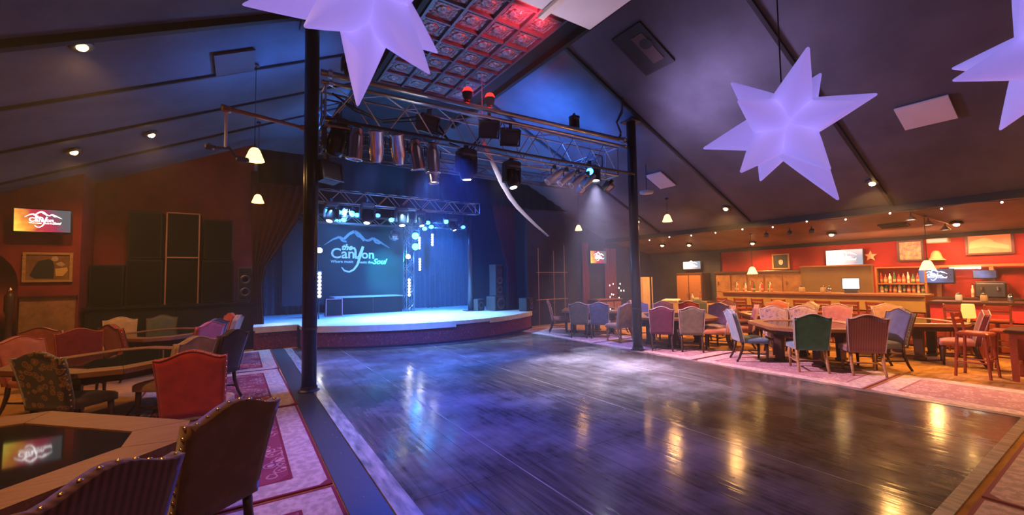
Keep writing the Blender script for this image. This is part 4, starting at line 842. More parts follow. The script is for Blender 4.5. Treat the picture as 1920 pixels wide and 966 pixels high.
# ------------------------------------------------------------------ upholstered chairs
def h_top(u): return 0.99 + 0.085*math.cos(u*math.pi/2)**2 + 0.018*max(0, abs(u)-0.8)*5
def back_pt(u, t, side):                                                       # side -1 rear, 1 front
    z = 0.40 + (h_top(u)-0.40)*t
    x = u*(0.255+0.035*t); y = -0.235-0.150*t**1.25
    bulge = 0.022*(1-u*u)*(1-(2*t-1)**2)
    return (x, y + side*(0.042+(bulge if side > 0 else bulge*0.3)), z)
def back_mesh():
    mb = MB(); NU, NV = 12, 8; g = {}
    vs = []
    for sd in (-1, 1):
        for j in range(NV+1):
            for i in range(NU+1): g[sd, i, j] = len(vs); vs.append(back_pt(2*i/NU-1, j/NV, sd))
    fs = []
    for j in range(NV):
        for i in range(NU):
            fs.append((g[-1,i,j], g[-1,i+1,j], g[-1,i+1,j+1], g[-1,i,j+1])); fs.append((g[1,i,j+1], g[1,i+1,j+1], g[1,i+1,j], g[1,i,j]))
    for j in range(NV):
        fs.append((g[-1,0,j+1], g[1,0,j+1], g[1,0,j], g[-1,0,j])); fs.append((g[-1,NU,j], g[1,NU,j], g[1,NU,j+1], g[-1,NU,j+1]))
    for i in range(NU):
        fs.append((g[-1,i+1,NV], g[1,i+1,NV], g[1,i,NV], g[-1,i,NV])); fs.append((g[-1,i,0], g[1,i,0], g[1,i+1,0], g[-1,i+1,0]))
    return mb.add(vs, fs)
def seat_mesh():
    n = 8; vs = []; fs = []
    for lev, (e, z) in enumerate(((0.0,0.385),(0.0,0.46),(0.02,0.485),(0.07,0.505),(0.14,0.512))):
        for k in range(4*n):
            q, f = divmod(k, n); f = f/n; c = [(-1,-1),(1,-1),(1,1),(-1,1)]
            x = c[q][0]+(c[(q+1)%4][0]-c[q][0])*f; y = c[q][1]+(c[(q+1)%4][1]-c[q][1])*f
            vs.append((x*(0.265+0.02*y-e), y*(0.25-e)+0.02, z))
    for l in range(4): fs += [(l*4*n+k, l*4*n+(k+1)%(4*n), (l+1)*4*n+(k+1)%(4*n), (l+1)*4*n+k) for k in range(4*n)]
    fs += [tuple(range(4*n-1,-1,-1)), tuple(range(16*n, 20*n))]
    return MB().add(vs, fs)
outline = [(-1, t/10) for t in range(0, 11)] + [(-1+2*i/12, 1.0) for i in range(1, 12)] + [(1, t/10) for t in range(10, -1, -1)]
def mid(u, t): a, b = Vector(back_pt(u,t,-1)), Vector(back_pt(u,t,1)); return (a+b)/2
def piping_mesh(sd): return MB().path([back_pt(u, t, sd) for u, t in outline], 0.008, 5)
def leg_mesh(sx, fr):
    mb = MB()
    if fr: mb.path([(sx*0.235,0.225,0.40),(sx*0.235,0.235,0.25),(sx*0.235,0.23,0.0)], [0.034,0.030,0.020], 6)
    else: mb.path([(sx*0.225,-0.215,0.42),(sx*0.225,-0.235,0.26),(sx*0.228,-0.29,0.10),(sx*0.23,-0.345,0.0)], [0.030,0.028,0.023,0.020], 6)
    return mb
def stretch_mesh(): return MB().tube((-0.23,-0.25,0.17),(-0.235,0.23,0.17),0.014,6).tube((0.23,-0.25,0.17),(0.235,0.23,0.17),0.014,6).tube((-0.23,0.0,0.17),(0.23,0.0,0.17),0.014,6)
nail_pts = []; L_ = 0
_fine = [(-1, t/60) for t in range(4, 61)] + [(-1+2*i/60, 1.0) for i in range(1, 60)] + [(1, t/60) for t in range(60, 3, -1)]
_last = None
for u, t in _fine:
    p = mid(u, t); nrm = Vector((u*(1 if abs(u) > 0.99 else 0), 0, 1 if abs(u) < 0.99 else 0))
    if _last is None or (p-_last).length > 0.062: nail_pts.append((p, nrm)); _last = p
nail_me = None
cache = {}
def cm(key, fn, mat, smooth=True):
    if (key, mat) not in cache: cache[key, mat] = fn().mesh(key, mat, smooth)
    return cache[key, mat]
TABLES = [(-1.52,3.80,1.22),(-1.40,8.10,1.15),(-1.32,11.65,1.10),(9.80,10.25,1.15),(9.78,7.15,1.15),(9.98,4.02,1.15),(12.25,3.05,0.95),(12.1,5.75,0.85)]
def chair(label, bx, by, d, fab, pip=None, leg='leg_wood', nails=None, seat=None, group='upholstered dining chairs', s=1.0):
    d = Vector((d[0], d[1], 0)).normalized(); b = Vector((bx, by, 0)); r3 = Vector((d.y, -d.x, 0))
    for k in range(20):                                                        # the back stays outside every table rim
        worst = min(max(abs(q.x-tx)/th, abs(q.y-ty)/th, (abs(q.x-tx)+abs(q.y-ty))/(1.19*th)) for tx, ty, th in TABLES for q in (b+d*0.14, b+d*0.14+r3*0.27, b+d*0.14-r3*0.27))
        if worst > 1.01: break
        b = b - d*0.025
    o = b + d*0.34*s
    t = thing('dining_chair', label, 'chair', (o.x, o.y, 0.017 if o.x < 0.72 and o.x > -1.3 or 8.14 < o.x < 9.9 else 0.0), math.atan2(-d.x, d.y), group)
    t.scale = (s, s, s)
    bk = put('backrest', cm('backrest', back_mesh, fab), t); put('seat', cm('seat', seat_mesh, seat or fab), t)
    for sx in (-1, 1):
        put('leg', cm('leg_front%d' % sx, lambda: leg_mesh(sx, True), leg), t); put('leg', cm('leg_rear%d' % sx, lambda: leg_mesh(sx, False), leg), t)
    put('stretcher', cm('stretcher', stretch_mesh, leg), t)
    if pip:
        put('piping', cm('piping_rear', lambda: piping_mesh(-1), pip), bk); put('piping', cm('piping_front', lambda: piping_mesh(1), pip), bk)
    if nails:
        dome = [(0.0135,0.0),(0.012,0.005),(0.006,0.009),(0.001,0.010)]
        if nails == 'each':
            me = cm('nailhead', lambda: MB().lathe(dome, 8), 'brass')
            for p, n_ in nail_pts: q = put('nailhead', me, bk, p); q.rotation_euler = n_.to_track_quat('Z', 'Y').to_euler()
        else:
            def allnails():
                mb = MB()
                for p, n_ in nail_pts: mb.lathe(dome, 6, Matrix.Translation(p) @ n_.to_track_quat('Z', 'Y').to_matrix().to_4x4())
                return mb
            q = put('nailheads', cm('nailheads', allnails, 'brass'), bk); q['kind'] = 'stuff'
    return t
for nm, c, p, c2 in (('f_brown', (0.13,0.062,0.026), 'plain', None), ('f_brown_back', (0.055,0.03,0.022), 'plain', None), ('f_purple', (0.12,0.05,0.085), 'stripe', (0.05,0.02,0.045)), ('f_damask', (0.30,0.14,0.035), 'damask', (0.030,0.022,0.018)),
                     ('f_red', (0.42,0.035,0.022), 'plain', None), ('f_salmon', (0.52,0.15,0.09), 'plain', None), ('f_maroon', (0.22,0.02,0.035), 'plain', None), ('f_mauve', (0.26,0.11,0.15), 'plain', None),
                     ('f_tan', (0.46,0.26,0.15), 'plain', None), ('f_dark', (0.045,0.022,0.024), 'plain', None), ('f_beige', (0.50,0.33,0.22), 'plain', None), ('f_greygreen', (0.10,0.12,0.115), 'plain', None),
                     ('f_olive', (0.21,0.17,0.10), 'plain', None), ('f_wine', (0.15,0.03,0.065), 'plain', None), ('f_lavender', (0.36,0.27,0.52), 'plain', None), ('f_orange', (0.55,0.21,0.08), 'plain', None),
                     ('f_teal', (0.16,0.27,0.33), 'plain', None), ('f_green', (0.05,0.20,0.11), 'plain', None), ('f_stripe', (0.34,0.14,0.11), 'stripe', (0.22,0.085,0.075)), ('f_floral', (0.56,0.38,0.32), 'floral', (0.28,0.17,0.24)),
                     ('f_blue', (0.12,0.14,0.30), 'plain', None), ('f_pink', (0.58,0.22,0.20), 'plain', None), ('f_slate', (0.15,0.16,0.24), 'plain', None), ('f_crimson', (0.50,0.05,0.05), 'plain', None)):
    fabric(nm, c, p, c2)
nmat('pip_pale', (0.55,0.42,0.36), 0.8); nmat('pip_dark', (0.10,0.04,0.03), 0.8); nmat('pip_red', (0.40,0.06,0.04), 0.8)
gL = 'upholstered chairs at the dining tables beside the dance floor'
chair('brown leather look chair with brass nailheads beside the purple nailhead chair', -0.04, 3.14, (-0.62, 0.78), 'f_brown', None, nails='each', group=gL, s=1.0)
chair('dark purple striped chair with brass nailheads pulled up to the glass topped table', -0.47, 2.45, (-0.68, 0.73), 'f_purple', None, nails='each', group=gL, s=0.97)
chair('black and gold damask chair with nailheads', -1.85, 6.85, (0.58, 0.80), 'f_damask', None, nails='all', seat='f_brown_back', group=gL)
chair('bright red velvet chair with nailheads between the two octagonal tables', -0.40, 5.45, (0.12, 0.99), 'f_red', 'pip_red', nails='all', seat='f_tan', group=gL, s=1.03)
chair('salmon pink chair behind the damask chair', -2.68, 9.15, (0.80, -0.60), 'f_salmon', 'pip_red', group=gL)
chair('maroon chair with a mauve seat across the second table', -2.28, 10.05, (0.35, -0.95), 'f_maroon', 'pip_red', seat='f_mauve', group=gL)
chair('red nailhead chair beside the maroon chair', -1.98, 10.70, (0.75, 0.60), 'f_red', 'pip_dark', nails='all', group=gL)
chair('narrow orange red chair next to the brown wainscot', -2.95, 10.9, (0.2, 1.0), 'f_salmon', 'pip_dark', group=gL)
chair('brown chair with pale piping between the red velvet chair and the dark chair', -0.52, 7.20, (-0.75, 0.66), 'f_tan', 'pip_pale', group=gL)
chair('very dark chair beside the brown chair with pale piping', -0.24, 7.95, (-0.80, 0.60), 'f_dark', 'pip_dark', group=gL)
chair('beige chair beside the grey green chair at the table by the speaker ledge', -2.28, 12.95, (0.18, -0.98), 'f_beige', 'pip_pale', group=gL)
chair('grey green chair at the table by the speaker ledge', -1.56, 13.10, (0.0, -1.0), 'f_greygreen', 'pip_dark', group=gL)
chair('bright red chair in front of the dark round backed chair by the rug', -0.48, 9.75, (-0.75, 0.66), 'f_crimson', 'pip_red', group=gL)
chair('dark chair between the bright red chair and the tall tan chair', -0.42, 10.55, (-0.80, 0.60), 'f_dark', 'pip_dark', group=gL)
chair('tan chair with dark legs standing on the rug next to the stage', -0.08, 11.45, (-0.97, 0.20), 'f_tan', 'pip_pale', group=gL)
chair('red chair behind the tall tan chair next to the stage', -0.22, 12.30, (-0.90, -0.30), 'f_crimson', 'pip_red', group=gL)
gR = 'upholstered chairs at the tables towards the bar'
chair('tan chair with its back to the stage beside the black wall', 8.80, 11.30, (0.80, -0.60), 'f_tan', 'pip_dark', group=gR)
chair('brown grey chair with its back to the dance floor in front of the black wall', 8.52, 9.50, (0.76, 0.65), 'f_olive', 'pip_pale', group=gR)
chair('grey chair beside the brown grey chair in front of the black wall', 8.92, 9.05, (0.76, 0.65), 'f_slate', 'pip_pale', group=gR)
chair('tan chair turned sideways right behind the dark blue post', 8.95, 8.02, (0.15, 0.99), 'f_tan', 'pip_pale', leg='pale_wood', group=gR)
chair('tan chair with an orange seat across the table by the black wall', 10.45, 9.45, (-0.80, 0.55), 'f_tan', 'pip_pale', seat='f_orange', group=gR)
chair('wine red chair with pale piping next to the dark blue post', 8.55, 6.58, (0.76, 0.65), 'f_wine', 'pip_pale', group=gR)
chair('olive chair with pale piping beside the wine red chair', 8.98, 6.06, (0.76, 0.65), 'f_olive', 'pip_pale', group=gR)
chair('blue chair facing across the table from the wine red chair', 10.15, 8.62, (-0.50, -0.86), 'f_blue', 'pip_pale', group=gR)
chair('mauve chair between the blue chair and the crimson chair', 10.78, 8.22, (-0.66, -0.75), 'f_mauve', 'pip_pale', group=gR)
chair('crimson chair facing across the table from the olive chair', 11.25, 7.68, (-0.80, -0.60), 'f_crimson', 'pip_pale', group=gR)
chair('grey green chair standing behind the crimson chair', 12.0, 7.9, (-0.7, -0.7), 'f_greygreen', 'pip_pale', group=gR)
chair('lavender chair beyond the orange seated chair', 11.05, 6.62, (-0.92, -0.05), 'f_lavender', 'pip_pale', group=gR)
chair('chair with an orange seat standing sideways behind the teal chair', 10.10, 5.72, (-0.45, 0.90), 'f_orange', 'pip_pale', group=gR)
chair('teal chair pulled out sideways on the rose rug', 8.86, 5.02, (0.72, -0.70), 'f_teal', 'pip_pale', group=gR)
chair('green chair with pale piping and pale legs on the rose rug', 8.80, 3.50, (0.80, 0.60), 'f_green', 'pip_pale', leg='pale_wood', seat='f_teal', group=gR)
chair('brown striped chair beside the green chair', 9.22, 2.82, (0.84, 0.54), 'f_stripe', 'pip_pale', leg='pale_wood', group=gR)
chair('dark chair with a slate front at the end of the octagonal table', 10.56, 2.74, (-0.76, 0.65), 'f_slate', 'pip_dark', nails='all', group=gR, s=1.05)
chair('pale floral chair facing the green chair over the table', 10.72, 5.06, (-0.70, -0.70), 'f_floral', 'pip_pale', group=gR)
chair('pale floral chair beside the other floral chair, facing the striped chair', 11.16, 4.62, (-0.70, -0.70), 'f_floral', 'pip_pale', group=gR)
chair('pink chair standing sideways between the teal chair and the floral chairs', 10.85, 5.55, (-0.35, 0.94), 'f_pink', 'pip_pale', group=gR)
chair('salmon chair behind the floral chairs at the table near the bar', 12.95, 6.05, (-0.95, -0.1), 'f_salmon', 'pip_pale', group=gR)
chair('small beige chair behind the floral chairs at the table near the bar', 12.85, 5.15, (-0.80, 0.6), 'f_beige', 'pip_pale', group=gR)
chair('dark wine chair near the mustard bar counter', 12.5, 7.2, (-0.3, -0.95), 'f_wine', 'pip_dark', group=gR)
chair('pink chair behind the green chair near the bar', 12.35, 4.35, (-0.9, -0.2), 'f_pink', 'pip_pale', group=gR)
chair('tan chair behind the table in front of the mustard bar counter', 12.98, 3.50, (-0.80, -0.60), 'f_tan', 'pip_pale', group=gR)
chair('dark maroon chair turned sideways at the table in front of the bar', 11.95, 1.98, (-0.25, 0.97), 'f_maroon', 'pip_pale', seat='f_pink', group=gR)

# ------------------------------------------------------------------ octagonal tables with glass inset
def octa(h, c): return [(h,-c),(h,c),(c,h),(-c,h),(-h,c),(-h,-c),(-c,-h),(c,-h)]
def table(label, x, y, h=1.15, group='octagonal dining tables with glass tops'):
    t = thing('octagonal_table', label, 'table', (x, y, 0.017), 0, group); c = h*0.19; k = 0.74
    out = octa(h, c); inn = [(a*k, b*k) for a, b in out]
    for i in range(8):
        j = (i+1) % 8; e = 0.0025
        q = [out[i], out[j], inn[j], inn[i]]; m_ = (sum(a for a, b in q)/4, sum(b for a, b in q)/4)
        q = [(m_[0]+(a-m_[0])*(1-e*3), m_[1]+(b-m_[1])*(1-e*3)) for a, b in q]
        part('rim_board', MB().prism(q, 0.70, 0.76), 'table_wood', t)
    part('under_board', MB().prism([(a*0.97, b*0.97) for a, b in out], 0.68, 0.702), 'leg_wood', t)
    part('glass_inset', MB().prism([(a*0.992, b*0.992) for a, b in inn], 0.702, 0.752), 'table_glass', t)
    part('apron', MB().prism([(a*0.86, b*0.86) for a, b in out], 0.60, 0.68), 'leg_wood', t)
    for sx in (-1, 1):
        for sy in (-1, 1): part('leg', MB().box((sx*h*0.47, sy*h*0.30, 0.31), (0.15,0.15,0.60), taper=0.85).box((sx*h*0.47, sy*h*0.30, 0.03), (0.17,0.17,0.05)), 'leg_wood', t)
    return t
table('octagonal table with dark reflecting glass between the purple and damask chairs', -1.52, 3.80, 1.22)
table('octagonal table between the damask chair and the brown chair with pale piping', -1.40, 8.10, 1.15)
table('octagonal table in front of the black speaker ledge', -1.32, 11.65, 1.10)
table('octagonal table in front of the black wall', 9.80, 10.25)
table('octagonal table between the wine red chair and the crimson chair', 9.78, 7.15)
table('octagonal table between the green chair and the floral chairs', 9.98, 4.02)
table('octagonal table in front of the mustard bar counter', 12.25, 3.05, 0.95)
table('octagonal table behind the floral chairs', 12.1, 5.75, 0.85)

# ------------------------------------------------------------------ bar
def counter(label, x0, x1, y0, y1, h, front, fascia, top, npan):
    t = thing('bar_counter', label, 'bar counter', (x0, (y0+y1)/2, 0)); L = y1-y0; W = x1-x0
    part('body', MB().box((W/2+0.02,0,(h-0.05)/2), (W-0.05,L,h-0.05)), front, t)
    part('fascia', MB().box((0.0,0,h-0.235), (0.06,L,0.38)), fascia, t)
    part('counter_top', MB().box((W/2-0.04,0,h-0.02), (W+0.12,L+0.04,0.05)), top, t)
    for i in range(npan): part('front_panel', MB().bbox((-0.01,-L/2+(i+0.5)*L/npan,(h-0.43)/2), (0.05,L/npan-0.06,h-0.50), 0.012), front, t)
    part('foot_rail', MB().tube((-0.16,-L/2+0.05,0.18),(-0.16,L/2-0.05,0.18),0.022,8), 'brass', t)
    for i in range(4): part('rail_bracket', MB().tube((-0.16,-L/2+0.3+i*(L-0.6)/3,0.18),(0.0,-L/2+0.3+i*(L-0.6)/3,0.18),0.012,6), 'brass', t)
counter('long bar counter with a mustard yellow band', 14.0, 14.65, 3.12, 8.2, 1.27, 'red_wood', 'mustard', 'bar_wood', 9)
counter('lower red bar counter with a dark top past the mustard counter', 14.05, 14.7, -1.2, 3.05, 1.12, 'red_wood', 'bar_red', 'leg_wood', 8)
# partition and back bar
t = thing('brown_partition', 'plain brown partition behind the bar under the bright television', 'partition', (15.6, 5.5, 0)); part('panel', MB().box((0,0,1.03), (0.12,1.85,2.06)), 'olive_brown', t); part('cap', MB().box((0,0,2.07), (0.18,1.9,0.04)), 'bar_wood', t)
t = thing('back_bar', 'wooden back bar cabinets with square doors under the portrait', 'cabinet', (16.25, 8.1, 0)); part('carcass', MB().box((0,0,0.95), (0.50,3.1,1.9)), 'bar_wood', t); part('cornice', MB().bbox((-0.03,0,1.93), (0.6,3.2,0.10), 0.02), 'leg_wood', t)
for i in range(5):
    d_ = part('door', MB().bbox((-0.265,-1.24+i*0.62,1.52), (0.04,0.56,0.66), 0.01), 'bar_panel', t); part('handle', MB().tube((-0.30,-1.05+i*0.62,1.45),(-0.30,-1.05+i*0.62,1.6),0.012,6), 'brass', d_)
    d_ = part('door', MB().bbox((-0.265,-1.24+i*0.62,0.62), (0.04,0.56,1.1), 0.01), 'brown_wall', t)
t = thing('bottle_shelf', 'lit wooden bottle shelving behind the bar beside the blue television', 'shelf', (16.3, 4.1, 0))
part('back_panel', MB().box((0.18,0,1.0), (0.04,1.1,2.0)), 'bar_red', t)
for z in (0.9, 1.22, 1.5, 1.98): part('shelf_board', MB().box((0,0,z), (0.36,1.08,0.035)), 'bar_wood', t)
for y in (-0.54, 0.54): part('side_panel', MB().box((0,y,1.0), (0.36,0.04,2.0)), 'bar_wood', t)
t = thing('bottle_shelf', 'long low wooden shelf of bottles and glasses under the wide print', 'shelf', (16.3, 1.6, 0))
part('carcass', MB().box((0,0,0.55), (0.45,3.6,1.1)), 'bar_wood', t); part('top_board', MB().box((-0.02,0,1.12), (0.5,3.7,0.04)), 'leg_wood', t); part('arch_rail', MB().box((0.1,0,1.98), (0.12,3.6,0.06)), 'bar_wood', t)
for y in (-1.75,-0.35,0.75,1.75): part('post', MB().box((0.1,y,1.55), (0.10,0.08,0.86)), 'bar_wood', t)
tag(put('tube_lamp', MB().tube((16.3,2.55,1.92),(16.3,3.1,1.92),0.02,8).tube((16.3,2.53,1.92),(16.3,2.56,1.92),0.03,8).mesh('tube_lamp', 'led_white')), 'slim lit tube lamp under the rail behind the bar', 'lamp')
lamp('AREA', (16.0, 2.0, 2.5), 40, (1.0,0.35,0.18), (16.5,2.0,2.0), 2.5, sy=0.2, name='back_bar_glow')
lamp('AREA', (15.4, 4.4, 2.6), 60, (1.0,0.40,0.20), (16.5,4.4,2.2), 3.0, sy=0.2, name='back_bar_glow')
t = thing('espresso_machine', 'dark espresso machine with a chrome top behind the red counter', 'machine', (16.25, 2.35, 1.14)); part('body', MB().bbox((0,0,0.2), (0.4,0.55,0.38), 0.03), 'dark_metal', t); part('cup_tray', MB().box((0,0,0.41), (0.38,0.5,0.03)), 'chrome', t)
for k in (-0.14, 0.14): part('group_head', MB().tube((-0.22,k,0.28),(-0.22,k,0.2),0.03,8), 'chrome', t)
# bottles
bot = {}
def bottle_set(kind):
    if kind not in bot:
        prof = {0: [(0.036,0),(0.038,0.02),(0.038,0.17),(0.03,0.205),(0.014,0.23),(0.014,0.29)], 1: [(0.042,0),(0.044,0.02),(0.044,0.14),(0.02,0.19),(0.014,0.22),(0.014,0.26)], 2: [(0.03,0),(0.031,0.02),(0.031,0.2),(0.016,0.25),(0.013,0.33)]}[kind]
        bot[kind] = (prof, prof[-1])
    return bot[kind]
bm = {}
def bottle(label, loc, kind, glass, group):
    prof, (r_, z_) = bottle_set(kind)
    if (kind, glass) not in bm: bm[kind, glass] = (MB().lathe(prof, 9).mesh('glass_body', glass, True), MB().lathe([(r_+0.003,z_-0.005),(r_+0.003,z_+0.025)], 7).mesh('stopper', 'dark_metal'), MB().lathe([(prof[1][0]+0.001,0.05),(prof[1][0]+0.001,0.12)], 9, close=False).mesh('paper_label', 'cream'))
    t = thing('bottle', label, 'bottle', loc, 0, group)
    for nm, me in zip(('glass_body', 'stopper', 'paper_label'), bm[kind, glass]): put(nm, me, t)
gl_ = ('glass_amber', 'glass_clear', 'glass_green', 'glass_red')
for row, z in ((0, 0.9), (1, 1.22), (2, 1.5)):
    for k in range(10):
        if row == 0 and k % 2: continue
        bottle('spirit bottle on the ' + ('bottom', 'middle', 'upper')[row] + ' board of the lit bottle shelving', (16.24, 3.64+k*0.102, z+0.0185), (k+row) % 3, gl_[(k*3+row*2) % 4], ('bottom','middle','upper')[row] + ' row of spirit bottles')
for k in range(15): bottle('small bottle in the crowd at the end of the mustard counter', (14.25+0.12*(k % 3), 6.75+k*0.09, 1.276), (k*2) % 3, gl_[(k*5) % 4], 'bottles on the mustard counter')
for k in range(12): bottle('bottle on the long low shelf under the wide print', (16.22+0.08*(k % 2), 0.3+k*0.15+(0.75 if k > 9 else 0), 1.141), (k*2+1) % 3, gl_[(k*7) % 4], 'bottles on the low shelf')
# things standing on the counters
t = thing('cash_register', 'bright lit register screen on the mustard counter', 'register', (14.35, 4.7, 1.276), 0.25)
part('stand', MB().box((0,0,0.05), (0.22,0.26,0.10), taper=1.1), 'grey_plastic', t); part('screen_case', MB().bbox((0.03,0,0.26), (0.05,0.40,0.32), 0.01), 'grey_plastic', t); part('screen', MB().box((-0.002,0,0.26), (0.012,0.36,0.28)), 'screen_white', t)
for i, (y, z, r_, c) in enumerate(((5.35,1.276,0.07,'cream'),(5.2,1.276,0.06,'chrome'),(5.9,1.276,0.08,'cream'),(2.2,1.121,0.06,'cream'),(1.8,1.121,0.05,'chrome'),(2.6,1.121,0.06,'pale_panel'))):
    t = thing('jar', ('cream jar beside the metal shaker on the mustard counter','metal shaker beside the cream jar on the mustard counter','wide cream jar alone on the mustard counter','cream jar on the lower red counter','metal shaker on the lower red counter','white cup on the lower red counter')[i], 'jar', (14.3, y, z))
    part('body', MB().lathe([(r_*0.9,0),(r_,0.03),(r_,0.13),(r_*0.75,0.16)], 12), c, t, True); part('lid', MB().lathe([(r_*0.78,0.155),(r_*0.7,0.185),(r_*0.2,0.2)], 12), 'dark_metal', t, True)
# bar stools with red ladder backs
def stool_build(label, x, y, d, mat, group, hs=0.76, hb=1.10, back=True):
    d = Vector((d[0], d[1])).normalized(); t = thing('bar_stool', label, 'bar stool', (x, y, 0.017 if 8.14 < x < 9.9 else 0), math.atan2(-d.x, d.y), group)
    def P(key, fn): return cm(key+str(hs)+str(hb), fn, mat, False)
    put('seat', P('stool_seat', lambda: MB().bbox((0,0,hs), (0.42,0.40,0.06), 0.02)), t)
    for sx in (-1, 1):
        put('leg', P('stool_fl%d' % sx, lambda: MB().path([(sx*0.16,0.15,hs-0.02),(sx*0.21,0.20,0.0)], [0.024,0.02], 6)), t)
        put('leg', P('stool_bl%d' % sx, lambda: MB().path([(sx*0.18,-0.23,hb),(sx*0.17,-0.18,hs),(sx*0.21,-0.22,0.0)] if back else [(sx*0.16,-0.15,hs-0.02),(sx*0.21,-0.20,0.0)], 0.022, 6)), t)
        put('rung', P('stool_r%d' % sx, lambda: MB().tube((sx*0.197,0.19,0.26),(sx*0.199,-0.208,0.26),0.013,6)), t)
    put('rung', P('stool_rf', lambda: MB().tube((-0.195,0.183,0.32),(0.195,0.183,0.32),0.014,6)), t)
    if back:
        for k, z in enumerate((hb-0.05, hb-0.16)): put('back_slat', P('stool_s%d' % k, lambda: MB().box((0,-0.225+0.02*k,z), (0.36,0.022,0.075))), t)
    return t
gS = 'red wooden stools along the bar'
for i in range(8): stool_build('red wooden ladder back stool pushed up to the mustard counter', 13.54, 3.86+i*0.57, (1, 0.08*((i*3) % 5-2)), 'red_wood', gS)
for i in range(6): stool_build('red wooden ladder back stool pushed up to the lower red counter', 13.58, -0.5+i*0.6, (1, 0.1*((i*2) % 3-1)), 'red_wood', 'stools at the lower red counter')
stool_build('pale red high stool with a ladder back facing the dark square high table', 10.72, 1.78, (-0.1, -1), 'red_wood', 'stools at the high table', 0.74, 1.10)
stool_build('backless red stool next to the dark square high table', 11.75, 1.55, (0, 1), 'red_wood', 'stools at the high table', 0.72, 0.72, False)
def high_table(label, x, y, w_, h):
    t = thing('high_table', label, 'table', (x, y, 0)); part('top_board', MB().bbox((0,0,h), (w_,w_,0.05), 0.012), 'leg_wood', t)
    part('apron', MB().box((0,0,h-0.07), (w_*0.86,w_*0.86,0.09)), 'red_wood', t)
    for sx in (-1, 1):
        for sy in (-1, 1): part('leg', MB().box((sx*w_*0.38,sy*w_*0.38,(h-0.1)/2), (0.09,0.09,h-0.1), taper=0.8), 'red_wood', t)
    for s_y in (-1, 1): part('rung', MB().box((0,s_y*w_*0.38,0.25), (w_*0.7,0.035,0.05)), 'red_wood', t)
high_table('dark topped square high table with thick red legs at the carpet edge', 11.0, 1.05, 0.80, 0.82)
high_table('dark topped square high table in front of the lower red counter', 12.9, 0.75, 0.80, 1.0)
high_table('small dark square side table holding the yellow lamp', 13.05, 2.25, 0.45, 0.70)
t = thing('table_lamp', 'glowing yellow table lamp on the small side table', 'lamp', (13.05, 2.25, 0.727)); part('shade', MB().lathe([(0.10,0.10),(0.115,0.12),(0.10,0.38),(0.09,0.40)], 14), 'lamp_shade_yellow', t, True); part('base', MB().lathe([(0.07,0),(0.03,0.03),(0.02,0.11)], 12), 'brass', t, True)
# cloth covered table by the dark end of the bar
t = thing('cloth_table', 'small table with a yellow pleated skirt at the end of the mustard counter', 'table', (13.3, 8.75, 0)); part('top_board', MB().box((0,0,0.93), (0.7,0.95,0.05)), 'leg_wood', t)
sk = MB(); nn = 48
for i in range(nn):
    a0, a1 = 2*math.pi*i/nn, 2*math.pi*(i+1)/nn
    def pr_(a, z, k): r_ = 1.0/max(abs(math.cos(a))/0.34, abs(math.sin(a))/0.47)*(1+0.05*(k % 2)*(1.0-z)); return (r_*math.cos(a), r_*math.sin(a), z)
    sk.add([pr_(a0,0.02,i), pr_(a1,0.02,i+1), pr_(a1,0.92,i+1), pr_(a0,0.92,i)], [(0,1,2,3)])
part('pleated_skirt', sk, nmat('skirt_yellow', (0.66,0.42,0.12), 0.8), t)
for i, (x, y) in enumerate(((13.2,8.55),(13.35,8.95))): bottle(('amber','clear')[i] + ' bottle on the table with the yellow skirt', (x, y, 0.957), i, gl_[i], 'bottles on the skirted table')
tag(put('glass_bowl', MB().lathe([(0.04,0),(0.10,0.05),(0.13,0.11),(0.12,0.11),(0.05,0.04)], 14).mesh('glass_bowl', 'glass_clear', True), None, (13.25,8.75,0.957)), 'small glass bowl on the table with the yellow skirt', 'bowl')
# beige panels, boxes and drapes at the dark end
t = thing('folding_screen', 'tall beige folding screen standing behind the mauve chair', 'screen', (14.6, 11.9, 0), 0.35)
for i in range(3):
    L = part('leaf', MB().box((0,0,0.93), (0.62,0.03,1.78)), 'cream', t); L.location = (-0.60+i*0.60, 0.10*(i % 2), 0); L.rotation_euler = (0,0,0.3 if i % 2 == 0 else -0.3)
t = thing('beige_box', 'low beige padded box in front of the folding screen', 'box', (14.55, 10.7, 0), 0.5); part('body', MB().bbox((0,0,0.42), (0.95,0.55,0.84), 0.03), 'cream', t); part('lid', MB().bbox((0,0,0.87), (1.0,0.6,0.07), 0.02), 'beige_lid' if 'beige_lid' in M else 'pale_panel', t)
t = thing('service_cabinet', 'tall reddish wooden cabinet under the small bright television', 'cabinet', (16.12, 10.75, 0)); part('body', MB().bbox((0,0,0.98), (0.6,1.2,1.96), 0.02), 'leg_wood', t)
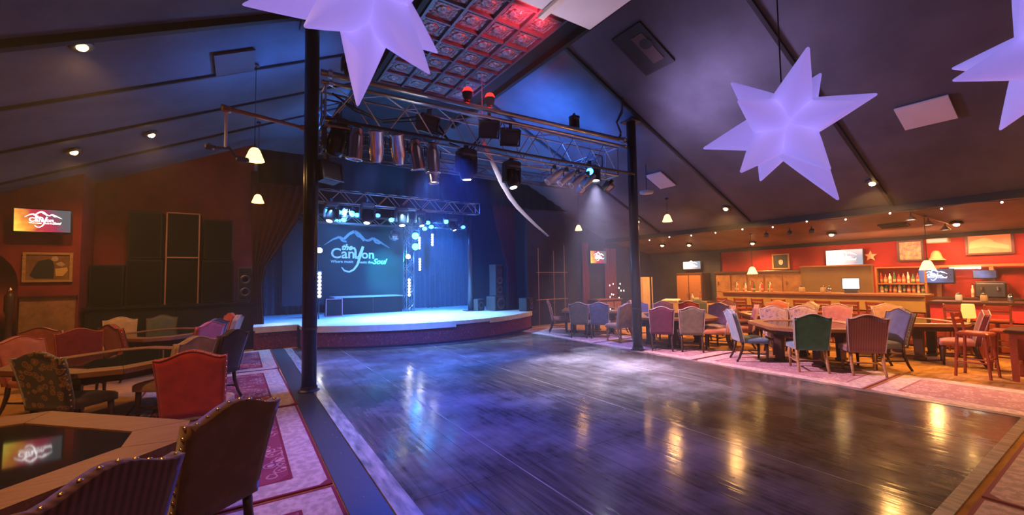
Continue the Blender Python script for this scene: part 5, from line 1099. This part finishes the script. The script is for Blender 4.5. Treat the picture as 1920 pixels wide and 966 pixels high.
for k in (-0.29, 0.29): d_ = part('door', MB().bbox((-0.31,k,0.95), (0.03,0.54,1.8), 0.01), 'bar_wood', t); part('handle', MB().tube((-0.34,k*0.2,0.9),(-0.34,k*0.2,1.1),0.012,6), 'brass', d_)
drape('side_curtain', 12.0, 12.35, 13.08, 3.3, 0.02, 'curtain_red', 'narrow red curtain on the black wall under the fiery television', 'curtain', 0.04, 4, 'red side curtains')
drape('side_curtain', 13.3, 14.0, 13.08, 3.1, 0.02, 'curtain_red', 'wider red curtain on the black wall beside the fiery television', 'curtain', 0.04, 6, 'red side curtains')
t = thing('buffet_cabinet', 'dark carved buffet between the two red curtains', 'cabinet', (12.95, 12.75, 0)); part('body', MB().bbox((0,0,0.45), (1.4,0.5,0.88), 0.02), 'leg_wood', t); part('top_board', MB().box((0,-0.01,0.91), (1.48,0.56,0.04)), 'bar_wood', t)
for k in range(3): part('door', MB().bbox((-0.45+k*0.45,-0.26,0.45), (0.40,0.03,0.72), 0.01), 'bar_wood', t)
# pipe frames on the black wall
t = thing('pipe_frame', 'thin metal pipe frame standing against the black wall', 'frame', (10.4, 13.0, 0))
for x, h in ((-0.75,3.0),(0.0,2.9),(0.55,3.15)): part('upright', MB().tube((x,0,0),(x,0,h),0.018,6), 'rust_pipe', t)
for z in (1.0, 2.05): part('rail', MB().tube((-0.85,0,z),(0.7,0,z),0.016,6), 'rust_pipe', t)

# ------------------------------------------------------------------ haze in the air
m = bpy.data.materials.new('haze'); m.use_nodes = True; nt = m.node_tree; nt.nodes.clear()
vs_ = nt.nodes.new('ShaderNodeVolumeScatter'); vs_.inputs['Density'].default_value = 0.0065; vs_.inputs['Anisotropy'].default_value = 0.2
out_ = nt.nodes.new('ShaderNodeOutputMaterial'); nt.links.new(vs_.outputs[0], out_.inputs['Volume']); M['haze'] = m
hz = put('haze', MB().box((5.3, 6.75, 3.4), (22.5, 23.3, 7.2)).mesh('haze', 'haze')); hz['kind'] = 'stuff'; tag(hz, 'thin stage haze hanging in the air of the room', 'haze')
